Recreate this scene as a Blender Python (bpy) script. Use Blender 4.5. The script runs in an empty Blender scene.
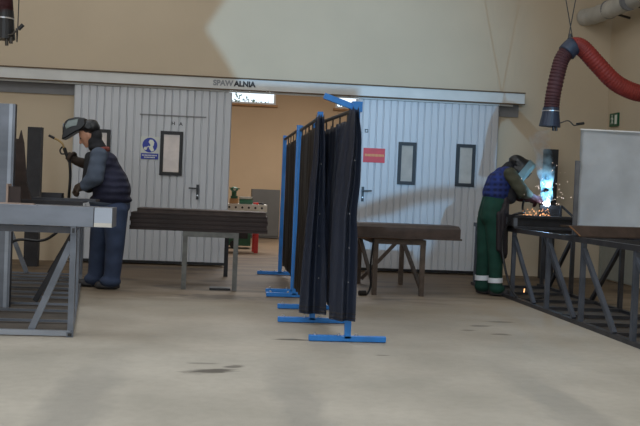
import bpy, bmesh, math, random
from mathutils import Vector, Matrix, Euler
random.seed(7)
C = bpy.context.scene.collection
V = Vector
PI = math.pi

# ------------------------------------------------------------------ materials
def lin(c):
    c = c / 255.0
    return c / 12.92 if c <= 0.04045 else ((c + 0.055) / 1.055) ** 2.4

def rgb(r, g, b):
    return (lin(r), lin(g), lin(b), 1.0)

def mat(name, col, rough=0.6, metal=0.0, var=0.12, scale=8.0, bump=0.0, bscale=60.0, spec=0.5, col2=None, stretch=(1, 1, 1)):
    m = bpy.data.materials.new(name); m.use_nodes = True
    nt = m.node_tree; n = nt.nodes; l = nt.links
    p = n['Principled BSDF']
    p.inputs['Roughness'].default_value = rough
    p.inputs['Metallic'].default_value = metal
    p.inputs['Specular IOR Level'].default_value = spec
    tc = n.new('ShaderNodeTexCoord'); mp = n.new('ShaderNodeMapping')
    mp.inputs['Scale'].default_value = stretch
    l.new(tc.outputs['Object'], mp.inputs['Vector'])
    no = n.new('ShaderNodeTexNoise'); no.inputs['Scale'].default_value = scale; no.inputs['Detail'].default_value = 5
    l.new(mp.outputs['Vector'], no.inputs['Vector'])
    rp = n.new('ShaderNodeValToRGB')
    a = tuple(max(0, c * (1 - var)) for c in col[:3]) + (1,)
    b = tuple(min(1, c * (1 + var)) for c in col[:3]) + (1,)
    if col2: b = col2
    rp.color_ramp.elements[0].position = 0.35; rp.color_ramp.elements[1].position = 0.68
    rp.color_ramp.elements[0].color = a; rp.color_ramp.elements[1].color = b
    l.new(no.outputs['Fac'], rp.inputs['Fac']); l.new(rp.outputs['Color'], p.inputs['Base Color'])
    if bump:
        n2 = n.new('ShaderNodeTexNoise'); n2.inputs['Scale'].default_value = bscale; n2.inputs['Detail'].default_value = 4
        l.new(mp.outputs['Vector'], n2.inputs['Vector'])
        bp = n.new('ShaderNodeBump'); bp.inputs['Strength'].default_value = bump; bp.inputs['Distance'].default_value = 0.02
        l.new(n2.outputs['Fac'], bp.inputs['Height']); l.new(bp.outputs['Normal'], p.inputs['Normal'])
    return m

def glow(name, col, strength):
    m = bpy.data.materials.new(name); m.use_nodes = True
    p = m.node_tree.nodes['Principled BSDF']
    p.inputs['Base Color'].default_value = (0, 0, 0, 1)
    p.inputs['Emission Color'].default_value = col; p.inputs['Emission Strength'].default_value = strength
    return m

def glass(name, col, rough=0.03, alpha=0.25):
    m = bpy.data.materials.new(name); m.use_nodes = True
    nt = m.node_tree; n = nt.nodes; l = nt.links
    for x in list(n):
        if x.type != 'OUTPUT_MATERIAL': n.remove(x)
    out = [x for x in n if x.type == 'OUTPUT_MATERIAL'][0]
    t = n.new('ShaderNodeBsdfTransparent'); t.inputs[0].default_value = col
    g = n.new('ShaderNodeBsdfGlossy'); g.inputs['Roughness'].default_value = rough
    mx = n.new('ShaderNodeMixShader'); mx.inputs[0].default_value = alpha
    l.new(t.outputs[0], mx.inputs[1]); l.new(g.outputs[0], mx.inputs[2]); l.new(mx.outputs[0], out.inputs['Surface'])
    return m

M = {}
M['wall'] = mat('cream plaster', rgb(200, 183, 158), 0.85, var=0.03, scale=1.2, bump=0.05, bscale=40)
M['wall_room'] = mat('ochre plaster', rgb(192, 166, 134), 0.85, var=0.04, scale=1.0)
M['track'] = mat('grey track plate', rgb(124, 124, 126), 0.6, var=0.05)
M['rail'] = mat('painted rail cover', rgb(206, 206, 202), 0.45, var=0.06, scale=3)
M['rust_edge'] = mat('dusty brown lip', rgb(96, 78, 58), 0.8, var=0.2)
M['door'] = mat('pale grey sheet door', rgb(197, 199, 203), 0.42, var=0.04, scale=2.5, stretch=(1, 1, .2))
M['frame_black'] = mat('black rubber frame', rgb(30, 29, 31), 0.5)
M['pane'] = mat('frosted pane', rgb(196, 176, 160), 0.12, var=0.12, scale=5)
M['pane_grey'] = mat('frosted grey pane', rgb(180, 174, 166), 0.12, var=0.12, scale=5)
M['black'] = mat('black plastic', rgb(24, 24, 27), 0.4)
M['lever'] = mat('black handle paint', rgb(30, 30, 32), 0.35)
M['white'] = mat('white paint', rgb(214, 212, 206), 0.5, var=0.05)
M['blue_sign'] = mat('blue sign print', rgb(32, 52, 158), 0.4, var=0.05)
M['sign_border'] = mat('pale sign sheet', rgb(205, 208, 200), 0.4, var=0.03)
M['sign_white'] = mat('white sign print', rgb(225, 228, 215), 0.5, var=0.03)
M['red_sign'] = mat('red sign print', rgb(205, 48, 56), 0.45, var=0.08)
M['yellow_print'] = mat('yellow print', rgb(222, 160, 92), 0.5, var=0.05)
M['grey_print'] = mat('grey lettering', rgb(132, 134, 138), 0.5, var=0.02)
M['black_print'] = mat('black lettering', rgb(30, 30, 34), 0.5, var=0.02)
M['green_sign'] = mat('green exit sign', rgb(20, 84, 54), 0.4, var=0.05)
M['steel_dark'] = mat('dark mill steel', rgb(66, 67, 72), 0.45, metal=0.45, var=0.25, scale=6, bump=0.05)
M['steel_black'] = mat('blackened steel', rgb(46, 45, 48), 0.5, metal=0.3, var=0.25, scale=6, bump=0.05)
M['steel_mid'] = mat('blue grey steel', rgb(112, 117, 126), 0.4, metal=0.5, var=0.22, scale=5, stretch=(.4, 1, 1))
M['steel_light'] = mat('bright rolled steel', rgb(150, 156, 166), 0.38, metal=0.55, var=0.16, scale=5, stretch=(.3, 1, 1))
M['steel_brown'] = mat('rusty brown steel', rgb(74, 61, 55), 0.6, metal=0.2, var=0.25, scale=7, bump=0.08)
M['steel_rust'] = mat('brown scaled steel', rgb(54, 42, 39), 0.6, metal=0.1, var=0.3, scale=9, bump=0.1, stretch=(.2, 1, 1))
M['orange_rust'] = mat('orange rust', rgb(138, 100, 68), 0.8, var=0.25, scale=14)
M['pinkish'] = mat('pinkish primed steel', rgb(158, 138, 126), 0.5, var=0.15, scale=6)
M['service_door'] = mat('grey green door paint', rgb(146, 146, 136), 0.5, var=0.05)
M['table_shade'] = mat('painted table shade', rgb(82, 75, 68), 0.75, metal=0.0, var=0.2, scale=3)  # dark colour standing in for shade below the tables
M['steel_leg'] = mat('dark blue grey steel', rgb(80, 86, 97), 0.5, metal=0.3, var=0.2, scale=6)
M['leg_steel'] = mat('worn grey trestle steel', rgb(104, 104, 100), 0.5, metal=0.3, var=0.25, scale=10)
M['leg_brown'] = mat('worn brown trestle steel', rgb(92, 80, 72), 0.55, metal=0.25, var=0.25, scale=10)
M['galv'] = mat('galvanised sheet', rgb(228, 233, 238), 0.38, metal=0.0, var=0.09, scale=3, bump=0.12, bscale=3)
M['blue_paint'] = mat('blue enamel', rgb(46, 130, 214), 0.35, var=0.1, scale=6)
M['blue_dark'] = mat('blue enamel', rgb(34, 104, 190), 0.35, var=0.1, scale=6)
M['curtain'] = mat('dark vinyl curtain', rgb(57, 65, 84), 0.33, var=0.2, scale=3, spec=0.6, bump=0.06, bscale=8, stretch=(1, 1, .3))
M['curtain_brown'] = mat('brown vinyl curtain', rgb(64, 58, 54), 0.45, var=0.2, scale=3, spec=0.5, stretch=(1, 1, .3))
M['rod'] = mat('dull rod', rgb(70, 66, 62), 0.5, metal=0.4)
M['zinc'] = mat('zinc bolt', rgb(205, 205, 208), 0.3, metal=0.8)
M['red_hose'] = mat('red hose fabric', rgb(132, 40, 32), 0.6, var=0.18, scale=5)
M['dark_red_hose'] = mat('dusty dark red hose', rgb(72, 35, 38), 0.65, var=0.18, scale=5)
M['hood'] = mat('blue black hood', rgb(38, 48, 66), 0.45, var=0.15)
M['duct'] = mat('insulated duct cover', rgb(190, 186, 178), 0.55, metal=0.2, var=0.14, scale=4, bump=0.2, bscale=9)
M['skin'] = mat('skin', rgb(196, 146, 120), 0.55, var=0.06)
M['navy'] = mat('navy quilted vest', rgb(33, 35, 58), 0.8, var=0.18, scale=14, bump=0.25, bscale=26)
M['shirt'] = mat('grey blue work shirt', rgb(76, 86, 102), 0.85, var=0.12, scale=12, bump=0.15, bscale=20)
M['trouser'] = mat('blue work trousers', rgb(54, 67, 94), 0.85, var=0.14, scale=9, bump=0.2, bscale=14)
M['dark_cloth'] = mat('charcoal cloth', rgb(34, 34, 38), 0.85, var=0.15, scale=12)
M['red_collar'] = mat('rust red collar', rgb(132, 62, 52), 0.85, var=0.25, scale=25)
M['leather'] = mat('dark brown leather', rgb(62, 48, 38), 0.65, var=0.2, scale=14)
M['shoe'] = mat('dusty dark shoe', rgb(48, 46, 48), 0.6, var=0.2)
M['green'] = mat('green overall', rgb(14, 62, 50), 0.85, var=0.16, scale=8, bump=0.2, bscale=13)
M['reflect'] = mat('silver reflective band', rgb(232, 236, 242), 0.4, var=0.03)
M['apron'] = mat('maroon black leather apron', rgb(36, 29, 33), 0.65, var=0.2, scale=6)
M['olive'] = mat('olive sleeve', rgb(68, 68, 53), 0.85, var=0.15, scale=12, bump=0.15, bscale=20)
M['red_glove'] = mat('dark red gauntlet', rgb(66, 24, 32), 0.7, var=0.15)
M['hair'] = mat('dark hair', rgb(38, 30, 26), 0.8)
M['helmet'] = mat('black helmet shell', rgb(30, 31, 34), 0.4, var=0.1)
M['helmet_rim'] = mat('arc lit visor plate', rgb(140, 158, 158), 0.35, var=0.1)  # pale teal grey paints in the arc's light on the mask
M['visor'] = mat('dark visor glass', rgb(14, 18, 22), 0.08)
M['visor_clear'] = mat('greenish clear visor', rgb(92, 104, 94), 0.1, var=0.2, scale=12)
M['brass'] = mat('brass swan neck', rgb(176, 146, 96), 0.4, metal=0.6)
M['cab'] = mat('grey cabinet paint', rgb(84, 82, 78), 0.5, var=0.06, scale=3)
M['machine_green'] = mat('machine green', rgb(34, 92, 66), 0.45, var=0.15)
M['machine_white'] = mat('dirty white panel', rgb(236, 233, 226), 0.5, var=0.06)
M['red_paint'] = mat('red paint', rgb(190, 40, 34), 0.45, var=0.1)
M['wood'] = mat('raw wood', rgb(170, 128, 84), 0.7, var=0.15)
M['foliage'] = mat('leaf', rgb(74, 98, 84), 0.7, var=0.3, scale=3)
M['roof'] = mat('ceiling panel', rgb(190, 186, 178), 0.8, var=0.03)
M['window_glass'] = glass('window glass', (0.96, 0.98, 1, 1), 0.02, 0.05)
M['arc'] = glow('arc flash', (0.62, 0.8, 1.0, 1), 25)
M['spark'] = glow('hot spark', (1.0, 0.45, 0.18, 1), 2.2)
M['spark_white'] = glow('white hot spark', (1.0, 0.82, 0.7, 1), 1.6)

def plaid():
    m = mat('blue plaid vest', rgb(30, 48, 112), 0.85, var=0.2, scale=9, bump=0.2, bscale=22)
    nt = m.node_tree; n = nt.nodes; l = nt.links; p = n['Principled BSDF']
    src = p.inputs['Base Color'].links[0].from_socket
    tc = n.new('ShaderNodeTexCoord')
    w1 = n.new('ShaderNodeTexWave'); w1.bands_direction = 'Z'; w1.inputs['Scale'].default_value = 5
    w2 = n.new('ShaderNodeTexWave'); w2.bands_direction = 'X'; w2.inputs['Scale'].default_value = 5
    l.new(tc.outputs['Object'], w1.inputs['Vector']); l.new(tc.outputs['Object'], w2.inputs['Vector'])
    mu = n.new('ShaderNodeMath'); mu.operation = 'MULTIPLY'; l.new(w1.outputs['Fac'], mu.inputs[0]); l.new(w2.outputs['Fac'], mu.inputs[1])
    mx = n.new('ShaderNodeMix'); mx.data_type = 'RGBA'
    l.new(mu.outputs[0], mx.inputs[0]); l.new(src, mx.inputs[6]); mx.inputs[7].default_value = rgb(14, 22, 58)
    l.new(mx.outputs[2], p.inputs['Base Color'])
    return m
M['plaid'] = plaid()

def floor_mat():
    m = bpy.data.materials.new('dusty concrete'); m.use_nodes = True
    nt = m.node_tree; n = nt.nodes; l = nt.links; p = n['Principled BSDF']
    p.inputs['Roughness'].default_value = 0.62; p.inputs['Specular IOR Level'].default_value = 0.35
    tc = n.new('ShaderNodeTexCoord')
    def noise(scale, detail=5, sc=(1, 1, 1), dist=0.0):
        mp = n.new('ShaderNodeMapping'); mp.inputs['Scale'].default_value = sc; l.new(tc.outputs['Object'], mp.inputs['Vector'])
        x = n.new('ShaderNodeTexNoise'); x.inputs['Scale'].default_value = scale; x.inputs['Detail'].default_value = detail
        x.inputs['Distortion'].default_value = dist
        l.new(mp.outputs['Vector'], x.inputs['Vector']); return x.outputs['Fac']
    def ramp(f, a, b, ca, cb):
        r = n.new('ShaderNodeValToRGB'); r.color_ramp.elements[0].position = a; r.color_ramp.elements[1].position = b
        r.color_ramp.elements[0].color = ca; r.color_ramp.elements[1].color = cb; l.new(f, r.inputs['Fac']); return r.outputs['Color']
    def mth(op, a, b=None):
        x = n.new('ShaderNodeMath'); x.operation = op
        for i, s in enumerate((a, b)):
            if s is None: continue
            if isinstance(s, (int, float)): x.inputs[i].default_value = s
            else: l.new(s, x.inputs[i])
        return x.outputs[0]
    def mix(f, a, b):
        x = n.new('ShaderNodeMix'); x.data_type = 'RGBA'; l.new(f, x.inputs[0])
        for i, s in ((6, a), (7, b)):
            if isinstance(s, tuple): x.inputs[i].default_value = s
            else: l.new(s, x.inputs[i])
        return x.outputs[2]
    def clampramp(f, a, b):
        x = n.new('ShaderNodeMapRange'); x.clamp = True; l.new(f, x.inputs[0]); x.inputs[1].default_value = a; x.inputs[2].default_value = b
        return x.outputs[0]
    base = ramp(noise(1.1, 8), 0.3, 0.7, rgb(168, 163, 152), rgb(194, 188, 176))
    fine = ramp(noise(14, 6), 0.4, 0.75, (0, 0, 0, 1), (1, 1, 1, 1))
    base = mix(mth('MULTIPLY', fine, 0.16), base, rgb(132, 124, 110))
    sep = n.new('ShaderNodeSeparateXYZ'); l.new(tc.outputs['Object'], sep.inputs[0])
    # rusty grinding dust that lies thicker along the back of the hall
    dust = clampramp(mth('ADD', sep.outputs['Y'], mth('MULTIPLY', mth('SUBTRACT', noise(0.9, 6, (.6, 1, 1)), 0.5), 4.0)), 6.6, 11.2)
    base = mix(mth('MULTIPLY', dust, 0.65), base, rgb(140, 115, 84))
    dust_shade = clampramp(mth('ADD', sep.outputs['Y'], mth('MULTIPLY', mth('SUBTRACT', noise(1.5, 6, (.35, 1, 1)), 0.5), 4.0)), 10.0, 12.0)  # darker band at the back: dust with floor shade painted in
    base = mix(mth('MULTIPLY', dust_shade, 0.75), base, rgb(88, 67, 43))
    patch = clampramp(noise(1.1, 6, (.5, 1.4, 1), 1.2), 0.5, 0.62)
    inb = mth('MULTIPLY', clampramp(sep.outputs['Y'], 9.6, 10.6), patch)
    base = mix(mth('MULTIPLY', inb, 0.6), base, rgb(62, 52, 44))
    # wheel tracks running into the hall
    tr = None
    for x0, w in ((0.46, .07), (-0.75, .1), (2.0, .09)):
        d = mth('ABSOLUTE', mth('SUBTRACT', sep.outputs['X'], x0 + 0.0))
        t = clampramp(mth('ADD', d, mth('MULTIPLY', mth('SUBTRACT', noise(5, 5, (1, .5, 1)), 0.5), 0.25)), w + 0.1, w)
        tr = t if tr is None else mth('MAXIMUM', tr, t)
    tr = mth('MULTIPLY', tr, clampramp(sep.outputs['Y'], 7.0, 5.6))
    base = mix(mth('MULTIPLY', tr, 0.3), base, rgb(112, 112, 112))
    # oil stains
    st = None
    for (x, y, a, b, rot, s) in ((-.05, 6.15, .17, .09, .3, 1.0), (.1, 6.33, .09, .05, .5, .8), (-.1, 6.42, .12, .03, 0, .5), (.58, 7.52, .14, .055, 0, 1.3),
                                 (2.4, 8.6, .12, .05, .2, .7), (2.45, 8.1, .1, .05, 0, .7), (2.2, 8.3, .07, .05, 0, .6), (2.7, 8.9, .14, .07, 0, .6), (.0, 10.3, .5, .25, 0, .8), (1.2, 6.9, .05, .02, 0, .7)):
        mp = n.new('ShaderNodeMapping'); mp.vector_type = 'TEXTURE'; mp.inputs['Location'].default_value = (x, y, 0)
        mp.inputs['Rotation'].default_value = (0, 0, rot); mp.inputs['Scale'].default_value = (a, b, 1)
        l.new(tc.outputs['Object'], mp.inputs['Vector'])
        ln = n.new('ShaderNodeVectorMath'); ln.operation = 'LENGTH'; l.new(mp.outputs['Vector'], ln.inputs[0])
        q = mth('MULTIPLY', clampramp(mth('ADD', ln.outputs['Value'], mth('MULTIPLY', mth('SUBTRACT', noise(9, 5, (.6, 1.6, 1)), 0.5), 2.2)), 1.1, .55), min(1, s))
        st = q if st is None else mth('MAXIMUM', st, q)
    base = mix(mth('MULTIPLY', st, 0.8), base, rgb(60, 54, 46))
    l.new(base, p.inputs['Base Color'])
    bp = n.new('ShaderNodeBump'); bp.inputs['Strength'].default_value = 0.12; bp.inputs['Distance'].default_value = 0.02
    l.new(noise(30, 5), bp.inputs['Height']); l.new(bp.outputs['Normal'], p.inputs['Normal'])
    return m
def quilt(key, scale, strength):
    nt = M[key].node_tree; n = nt.nodes; l = nt.links; p = n['Principled BSDF']
    tc = n.new('ShaderNodeTexCoord'); w = n.new('ShaderNodeTexWave'); w.bands_direction = 'Z'; w.wave_profile = 'SIN'; w.inputs['Scale'].default_value = scale; w.inputs['Distortion'].default_value = 2.5
    l.new(tc.outputs['Object'], w.inputs['Vector']); b = n.new('ShaderNodeBump'); b.inputs['Strength'].default_value = strength; b.inputs['Distance'].default_value = .02
    l.new(w.outputs['Fac'], b.inputs['Height'])
    if p.inputs['Normal'].links: l.new(p.inputs['Normal'].links[0].from_socket, b.inputs['Normal'])
    l.new(b.outputs['Normal'], p.inputs['Normal'])
quilt('navy', 4.2, .5); quilt('plaid', 4.2, .35); quilt('trouser', 1.6, .35); quilt('green', 1.6, .35); quilt('shirt', 3, .35); quilt('olive', 3, .35)
M['floor'] = floor_mat()

# ------------------------------------------------------------------ mesh helpers
class MB:
    def __init__(s): s.bm = bmesh.new()
    def box(s, c, size, rot=None):
        m = Matrix.Translation(V(c)) @ (rot.to_matrix().to_4x4() if rot else Matrix()) @ Matrix.Diagonal(V(size).to_4d())
        bmesh.ops.create_cube(s.bm, size=1, matrix=m); return s
    def span(s, a, b):
        a, b = V(a), V(b); return s.box((a + b) / 2, [abs(x) for x in (b - a)])
    def bar(s, p0, p1, w, h, up=(0, 0, 1)):
        p0, p1 = V(p0), V(p1); d = p1 - p0; L = d.length; d.normalize(); up = V(up)
        if abs(d.dot(up)) > .98: up = V((0, 1, 0))
        x = d.cross(up).normalized(); z = x.cross(d)
        m = Matrix((x * w, d * L, z * h)).transposed().to_4x4(); m.translation = (p0 + p1) / 2
        bmesh.ops.create_cube(s.bm, size=1, matrix=m); return s
    def cyl(s, p0, p1, r0, r1=None, seg=16):
        p0, p1 = V(p0), V(p1); r1 = r0 if r1 is None else r1; d = p1 - p0
        m = Matrix.Translation((p0 + p1) / 2) @ d.to_track_quat('Z', 'Y').to_matrix().to_4x4()
        bmesh.ops.create_cone(s.bm, cap_ends=True, segments=seg, radius1=max(r0, 1e-4), radius2=max(r1, 1e-4), depth=d.length, matrix=m); return s
    def ell(s, c, r, rot=None, sub=3):
        m = Matrix.Translation(V(c)) @ (Euler(rot).to_matrix().to_4x4() if rot else Matrix()) @ Matrix.Diagonal(V(r).to_4d())
        bmesh.ops.create_icosphere(s.bm, subdivisions=sub, radius=1, matrix=m); return s
    def prism(s, poly, axis, a, b):
        """closed polygon of 2-D points extruded along axis from a to b"""
        def P(u, v, w):
            return {'X': (w, u, v), 'Y': (u, w, v), 'Z': (u, v, w)}[axis]
        A = [s.bm.verts.new(P(u, v, a)) for u, v in poly]; B = [s.bm.verts.new(P(u, v, b)) for u, v in poly]
        n = len(poly); s.bm.faces.new(A); s.bm.faces.new(B[::-1])
        for i in range(n): s.bm.faces.new((A[i], B[i], B[(i + 1) % n], A[(i + 1) % n]))
        return s
    def sweep(s, pts, rad, seg=14, res=8, caps=True):
        """round tube along a Catmull-Rom path; rad is a number or f(t) with t in 0..1"""
        pts = [V(p) for p in pts]; q = []
        e = [pts[0] * 2 - pts[1]] + pts + [pts[-1] * 2 - pts[-2]]
        for i in range(1, len(e) - 2):
            for k in range(res):
                t = k / res; a, b, c, d = e[i - 1:i + 3]
                q.append(.5 * ((2 * b) + (c - a) * t + (2 * a - 5 * b + 4 * c - d) * t * t + (3 * b - a - 3 * c + d) * t ** 3))
        q.append(pts[-1]); N = len(q); nrm = None; rings = []
        for i in range(N):
            tg = (q[min(i + 1, N - 1)] - q[max(i - 1, 0)]).normalized()
            if nrm is None: nrm = tg.orthogonal().normalized()
            nrm = (nrm - tg * nrm.dot(tg)).normalized(); bn = tg.cross(nrm)
            r = rad(i / (N - 1)) if callable(rad) else rad
            rings.append([s.bm.verts.new(q[i] + (nrm * math.cos(2 * PI * k / seg) + bn * math.sin(2 * PI * k / seg)) * r) for k in range(seg)])
        for i in range(N - 1):
            for k in range(seg):
                s.bm.faces.new((rings[i][k], rings[i][(k + 1) % seg], rings[i + 1][(k + 1) % seg], rings[i + 1][k]))
        if caps: s.bm.faces.new(rings[0][::-1]); s.bm.faces.new(rings[-1])
        return s
    def build(s, name, m, parent=None, base=None, smooth=False, bevel=0.0):
        """ONE mesh object; vertices are given in world space and stored relative to the thing's base"""
        bmesh.ops.recalc_face_normals(s.bm, faces=s.bm.faces)
        o_ = V(parent['_b']) if parent is not None else V(base if base is not None else (0, 0, 0))
        bmesh.ops.translate(s.bm, verts=s.bm.verts, vec=-o_)
        if bevel:
            bmesh.ops.bevel(s.bm, geom=s.bm.edges[:], offset=bevel, segments=1, affect='EDGES')
        me = bpy.data.meshes.new(name); s.bm.to_mesh(me); s.bm.free()
        if smooth:
            for f in me.polygons: f.use_smooth = True
        me.materials.append(m)
        o = bpy.data.objects.new(name, me); C.objects.link(o)
        if parent is not None: o.parent = parent
        else: o.location = o_
        o['_b'] = tuple(o_)
        return o

def tag(o, label, cat, group=None):
    o['label'] = label; o['category'] = cat
    if group: o['group'] = group
    return o

def thing(name, base, label, cat, group=None):
    o = bpy.data.objects.new(name, None); C.objects.link(o); o.location = base; o['_b'] = tuple(base)
    o.empty_display_size = .1
    return tag(o, label, cat, group)

def struct(o):
    o['kind'] = 'structure'; return o

def sempty(name, base):
    o = bpy.data.objects.new(name, None); C.objects.link(o); o.location = base; o['_b'] = tuple(base); o['kind'] = 'structure'; return o

def evaluated(o):
    dg = bpy.context.evaluated_depsgraph_get(); dg.update()
    me = bpy.data.meshes.new_from_object(o.evaluated_get(dg)); return me

def blob(name, prims, m, parent, voxel=0.012, smooth=4, grow=0.0):
    """union of tapered limbs and ellipsoids melted into one continuous surface"""
    b = MB()
    for p in prims:
        if p[0] == 'c':
            _, p0, r0, p1, r1 = p; r0 += grow; r1 += grow
            b.cyl(p0, p1, r0, r1, 18); b.ell(p0, (r0,) * 3); b.ell(p1, (r1,) * 3)
        else:
            r = tuple(x + grow for x in p[2]); b.ell(p[1], r, p[3] if len(p) > 3 else None)
    o = b.build(name, m, parent)
    md = o.modifiers.new('melt', 'REMESH'); md.mode = 'VOXEL'; md.voxel_size = voxel
    ms = o.modifiers.new('soft', 'SMOOTH'); ms.iterations = smooth; ms.factor = .6
    me = evaluated(o); o.modifiers.clear(); old = o.data; o.data = me; bpy.data.meshes.remove(old)
    if not me.materials: me.materials.append(m)
    for f in me.polygons: f.use_smooth = True
    return o

def tri_wall(name, y0, y1, x0, x1, z0, z1, holes, m):
    """solid wall in the XZ plane with rectangular openings"""
    b = MB(); xs = sorted({x0, x1, *[h[0] for h in holes], *[h[1] for h in holes]})
    for i in range(len(xs) - 1):
        a, c = xs[i], xs[i + 1]; hs = sorted([(h[2], h[3]) for h in holes if h[0] <= a + 1e-6 and h[1] >= c - 1e-6]); z = z0
        for u, v in hs:
            if u > z: b.span((a, y0, z), (c, y1, u))
            z = v
        if z < z1: b.span((a, y0, z), (c, y1, z1))
    return struct(b.build(name, m))

# ------------------------------------------------------------------ the setting
YW = 14.29          # front face of the back wall
XR = 5.86           # inner face of the right wall
b = MB(); b.span((-7.5, -5, -.1), (7.0, 24.0, 0)); struct(b.build('floor', M['floor']))
tri_wall('wall_back', YW, YW + .25, -7.5, XR + .2, 0, 6.6, [(.0, 1.99, 0, 2.76)], M['wall'])
b = MB(); b.span((XR, -5, 0), (XR + .2, YW, 6.6)); struct(b.build('wall_right', M['wall']))
b = MB(); b.span((-7.5, -5, 0), (-7.3, YW, 6.6)); struct(b.build('wall_left', M['wall']))
b = MB(); b.span((-7.5, -5, 6.6), (XR + .2, YW + .25, 6.75)); struct(b.build('ceiling', M['roof']))
# room behind the opening
WIN = [(-.3, 1.15, 3.24, 3.62), (2.63, 4.1, 3.24, 3.62)]
tri_wall('wall_room_back', 23.5, 23.7, -4, 6.5, 0, 4.2, WIN, M['wall_room'])
b = MB(); b.span((-4.2, YW + .25, 0), (-4, 23.7, 4.2)); struct(b.build('wall_room_left', M['wall_room']))
b = MB(); b.span((6.5, YW + .25, 0), (6.7, 23.7, 4.2)); struct(b.build('wall_room_right', M['wall_room']))
b = MB(); b.span((-4.2, YW + .25, 4.2), (6.7, 23.7, 4.3)); struct(b.build('ceiling_room', M['roof']))
for i, (a, c, u, v) in enumerate(WIN):
    w = sempty('window_%d' % (i + 1), ((a + c) / 2, 23.5, u))
    f = MB(); t = .045
    f.span((a, 23.47, u), (c, 23.6, u + t)).span((a, 23.47, v - t), (c, 23.6, v)).span((a, 23.47, u + t), (a + t, 23.6, v - t)).span((c - t, 23.47, u + t), (c, 23.6, v - t))
    f.build('window_frame', M['white'], w)
    MB().span((a + t, 23.56, u + t), (c - t, 23.566, v - t)).build('pane', M['window_glass'], w)
    MB().span((a - .05, 23.40, u - .05), (c + .05, 23.5, u)).build('window_sill', M['wood'], w)

# unseen front wall; its openings are shaped to cast the back wall's light patch
LAMP = V((1.2, -30, 8.5)); YF = -4.9
def to_front(x, z, Y=YW):
    d = V((x, Y, z)) - LAMP; k = (YF - LAMP.y) / d.y; p = LAMP + d * k; return (p.x, p.z)
pa = [(.30, 4.70), (-.116, 3.978), (-.393, 3.52), (-.10, 3.13), (.15, 2.72), (1.93, 2.72), (1.93, .94), (1.998, .967), (2.403, 1.119), (2.783, 1.225), (3.119, 1.292), (3.49, 1.33), (4.6, 1.387), (7.0, 1.45), (7.0, 4.9)]
pb = [(1.93, .70), (2.038, .727), (2.522, .851), (2.794, .975), (3.0, 1.03), (3.329, 1.09), (3.52, 1.10), (3.35, .75), (3.061, .2), (1.93, .16)]
me = bpy.data.curves.new('front', 'CURVE'); me.dimensions = '2D'; me.fill_mode = 'BOTH'
def spl(pts):
    s = me.splines.new('POLY'); s.points.add(len(pts) - 1)
    for i, (x, z) in enumerate(pts): s.points[i].co = (x, z, 0, 1)
    s.use_cyclic_u = True
spl([(-7.5, 0), (6.06, 0), (6.06, 6.6), (-7.5, 6.6)])
spl([to_front(*p) for p in pa]); spl([to_front(*p) for p in pb])
co = bpy.data.objects.new('front', me); C.objects.link(co)
dg = bpy.context.evaluated_depsgraph_get(); fm = bpy.data.meshes.new_from_object(co.evaluated_get(dg))
bpy.data.objects.remove(co)
wf = bpy.data.objects.new('wall_front_mask', fm); C.objects.link(wf); wf.rotation_euler = (PI / 2, 0, 0); wf.location = (0, YF, 0)
fm.materials.clear(); fm.materials.append(M['wall']); struct(wf)

# sliding-door rail with its cover
tr = sempty('trim_1', (0, YW, 2.6))
MB().span((-5.2, YW - .03, 2.44), (-.02, YW, 2.80)).span((2.0, YW - .03, 2.44), (4.43, YW, 2.80)).span((-.02, YW - .03, 2.76), (2.0, YW, 2.80)).build('backing_plate', M['track'], tr)
MB().span((-5.2, YW - .19, 2.628), (4.47, YW - .03, 2.79)).build('rail_cover', M['rail'], tr, bevel=.004)
c = MB(); c.span((-5.2, YW - .205, 2.785), (4.475, YW - .03, 2.803)); c.span((-5.2, YW - .2, 2.615), (4.475, YW - .17, 2.632)); c.build('dusty_lip', M['rust_edge'], tr)
MB().span((-5.2, YW - .16, 2.59), (4.3, YW - .13, 2.615)).build('track', M['rail'], tr)
def lettering(txt, x, z, y, size, m, parent, name='lettering', bold=.0):
    cu = bpy.data.curves.new('t', 'FONT'); cu.body = txt; cu.size = size; cu.extrude = .002; cu.offset = bold; cu.align_x = 'LEFT'
    o = bpy.data.objects.new('t', cu); C.objects.link(o)
    dg = bpy.context.evaluated_depsgraph_get(); dg.update(); tm = bpy.data.meshes.new_from_object(o.evaluated_get(dg)); bpy.data.objects.remove(o)
    w = max(v.co.x for v in tm.vertices)
    tm.transform(Matrix.Translation(V((x, y, z)) - V(parent['_b'])) @ Matrix.Rotation(PI / 2, 4, 'X'))
    tm.materials.clear(); tm.materials.append(m)
    o = bpy.data.objects.new(name, tm); C.objects.link(o); o.parent = parent; o['_b'] = tuple(parent['_b']); return w
w = lettering('SPAW', -.24, 2.678, YW - .193, .108, M['grey_print'], tr, bold=.005)
lettering('ALNIA', -.24 + w + .012, 2.678, YW - .193, .108, M['black_print'], tr, bold=.005)

# sliding doors of ribbed sheet
def ribbed(x0, x1, z0, z1, yf, parent):
    prof = []; s = .1065; n = int(round((x1 - x0) / s)); s = (x1 - x0) / n
    for i in range(n):
        a = x0 + i * s; k = .016 if i % 3 else .022
        prof += [(a, yf + k), (a + .006, yf + k), (a + .016, yf), (a + s - .012, yf), (a + s - .003, yf + k)]
    prof += [(x1, yf), (x1, yf + .06), (x0, yf + .06)]
    return MB().prism(prof, 'Z', z0, z1).build('door_panel', M['door'], parent)
YD = 14.145
d1 = sempty('door_1', (-1.1, YD + .03, .02)); ribbed(-2.24, .045, .02, 2.585, YD, d1)
d2 = sempty('door_2', (3.0, YD + .03, .02)); ribbed(1.9, 4.09, .02, 2.585, YD, d2)
for d, a, e in ((d1, -2.24, .045), (d2, 1.9, 4.09)):
    MB().span((a, YD - .006, .02), (e, YD + .0, .06)).build('bottom_seal', M['black'], d)
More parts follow.
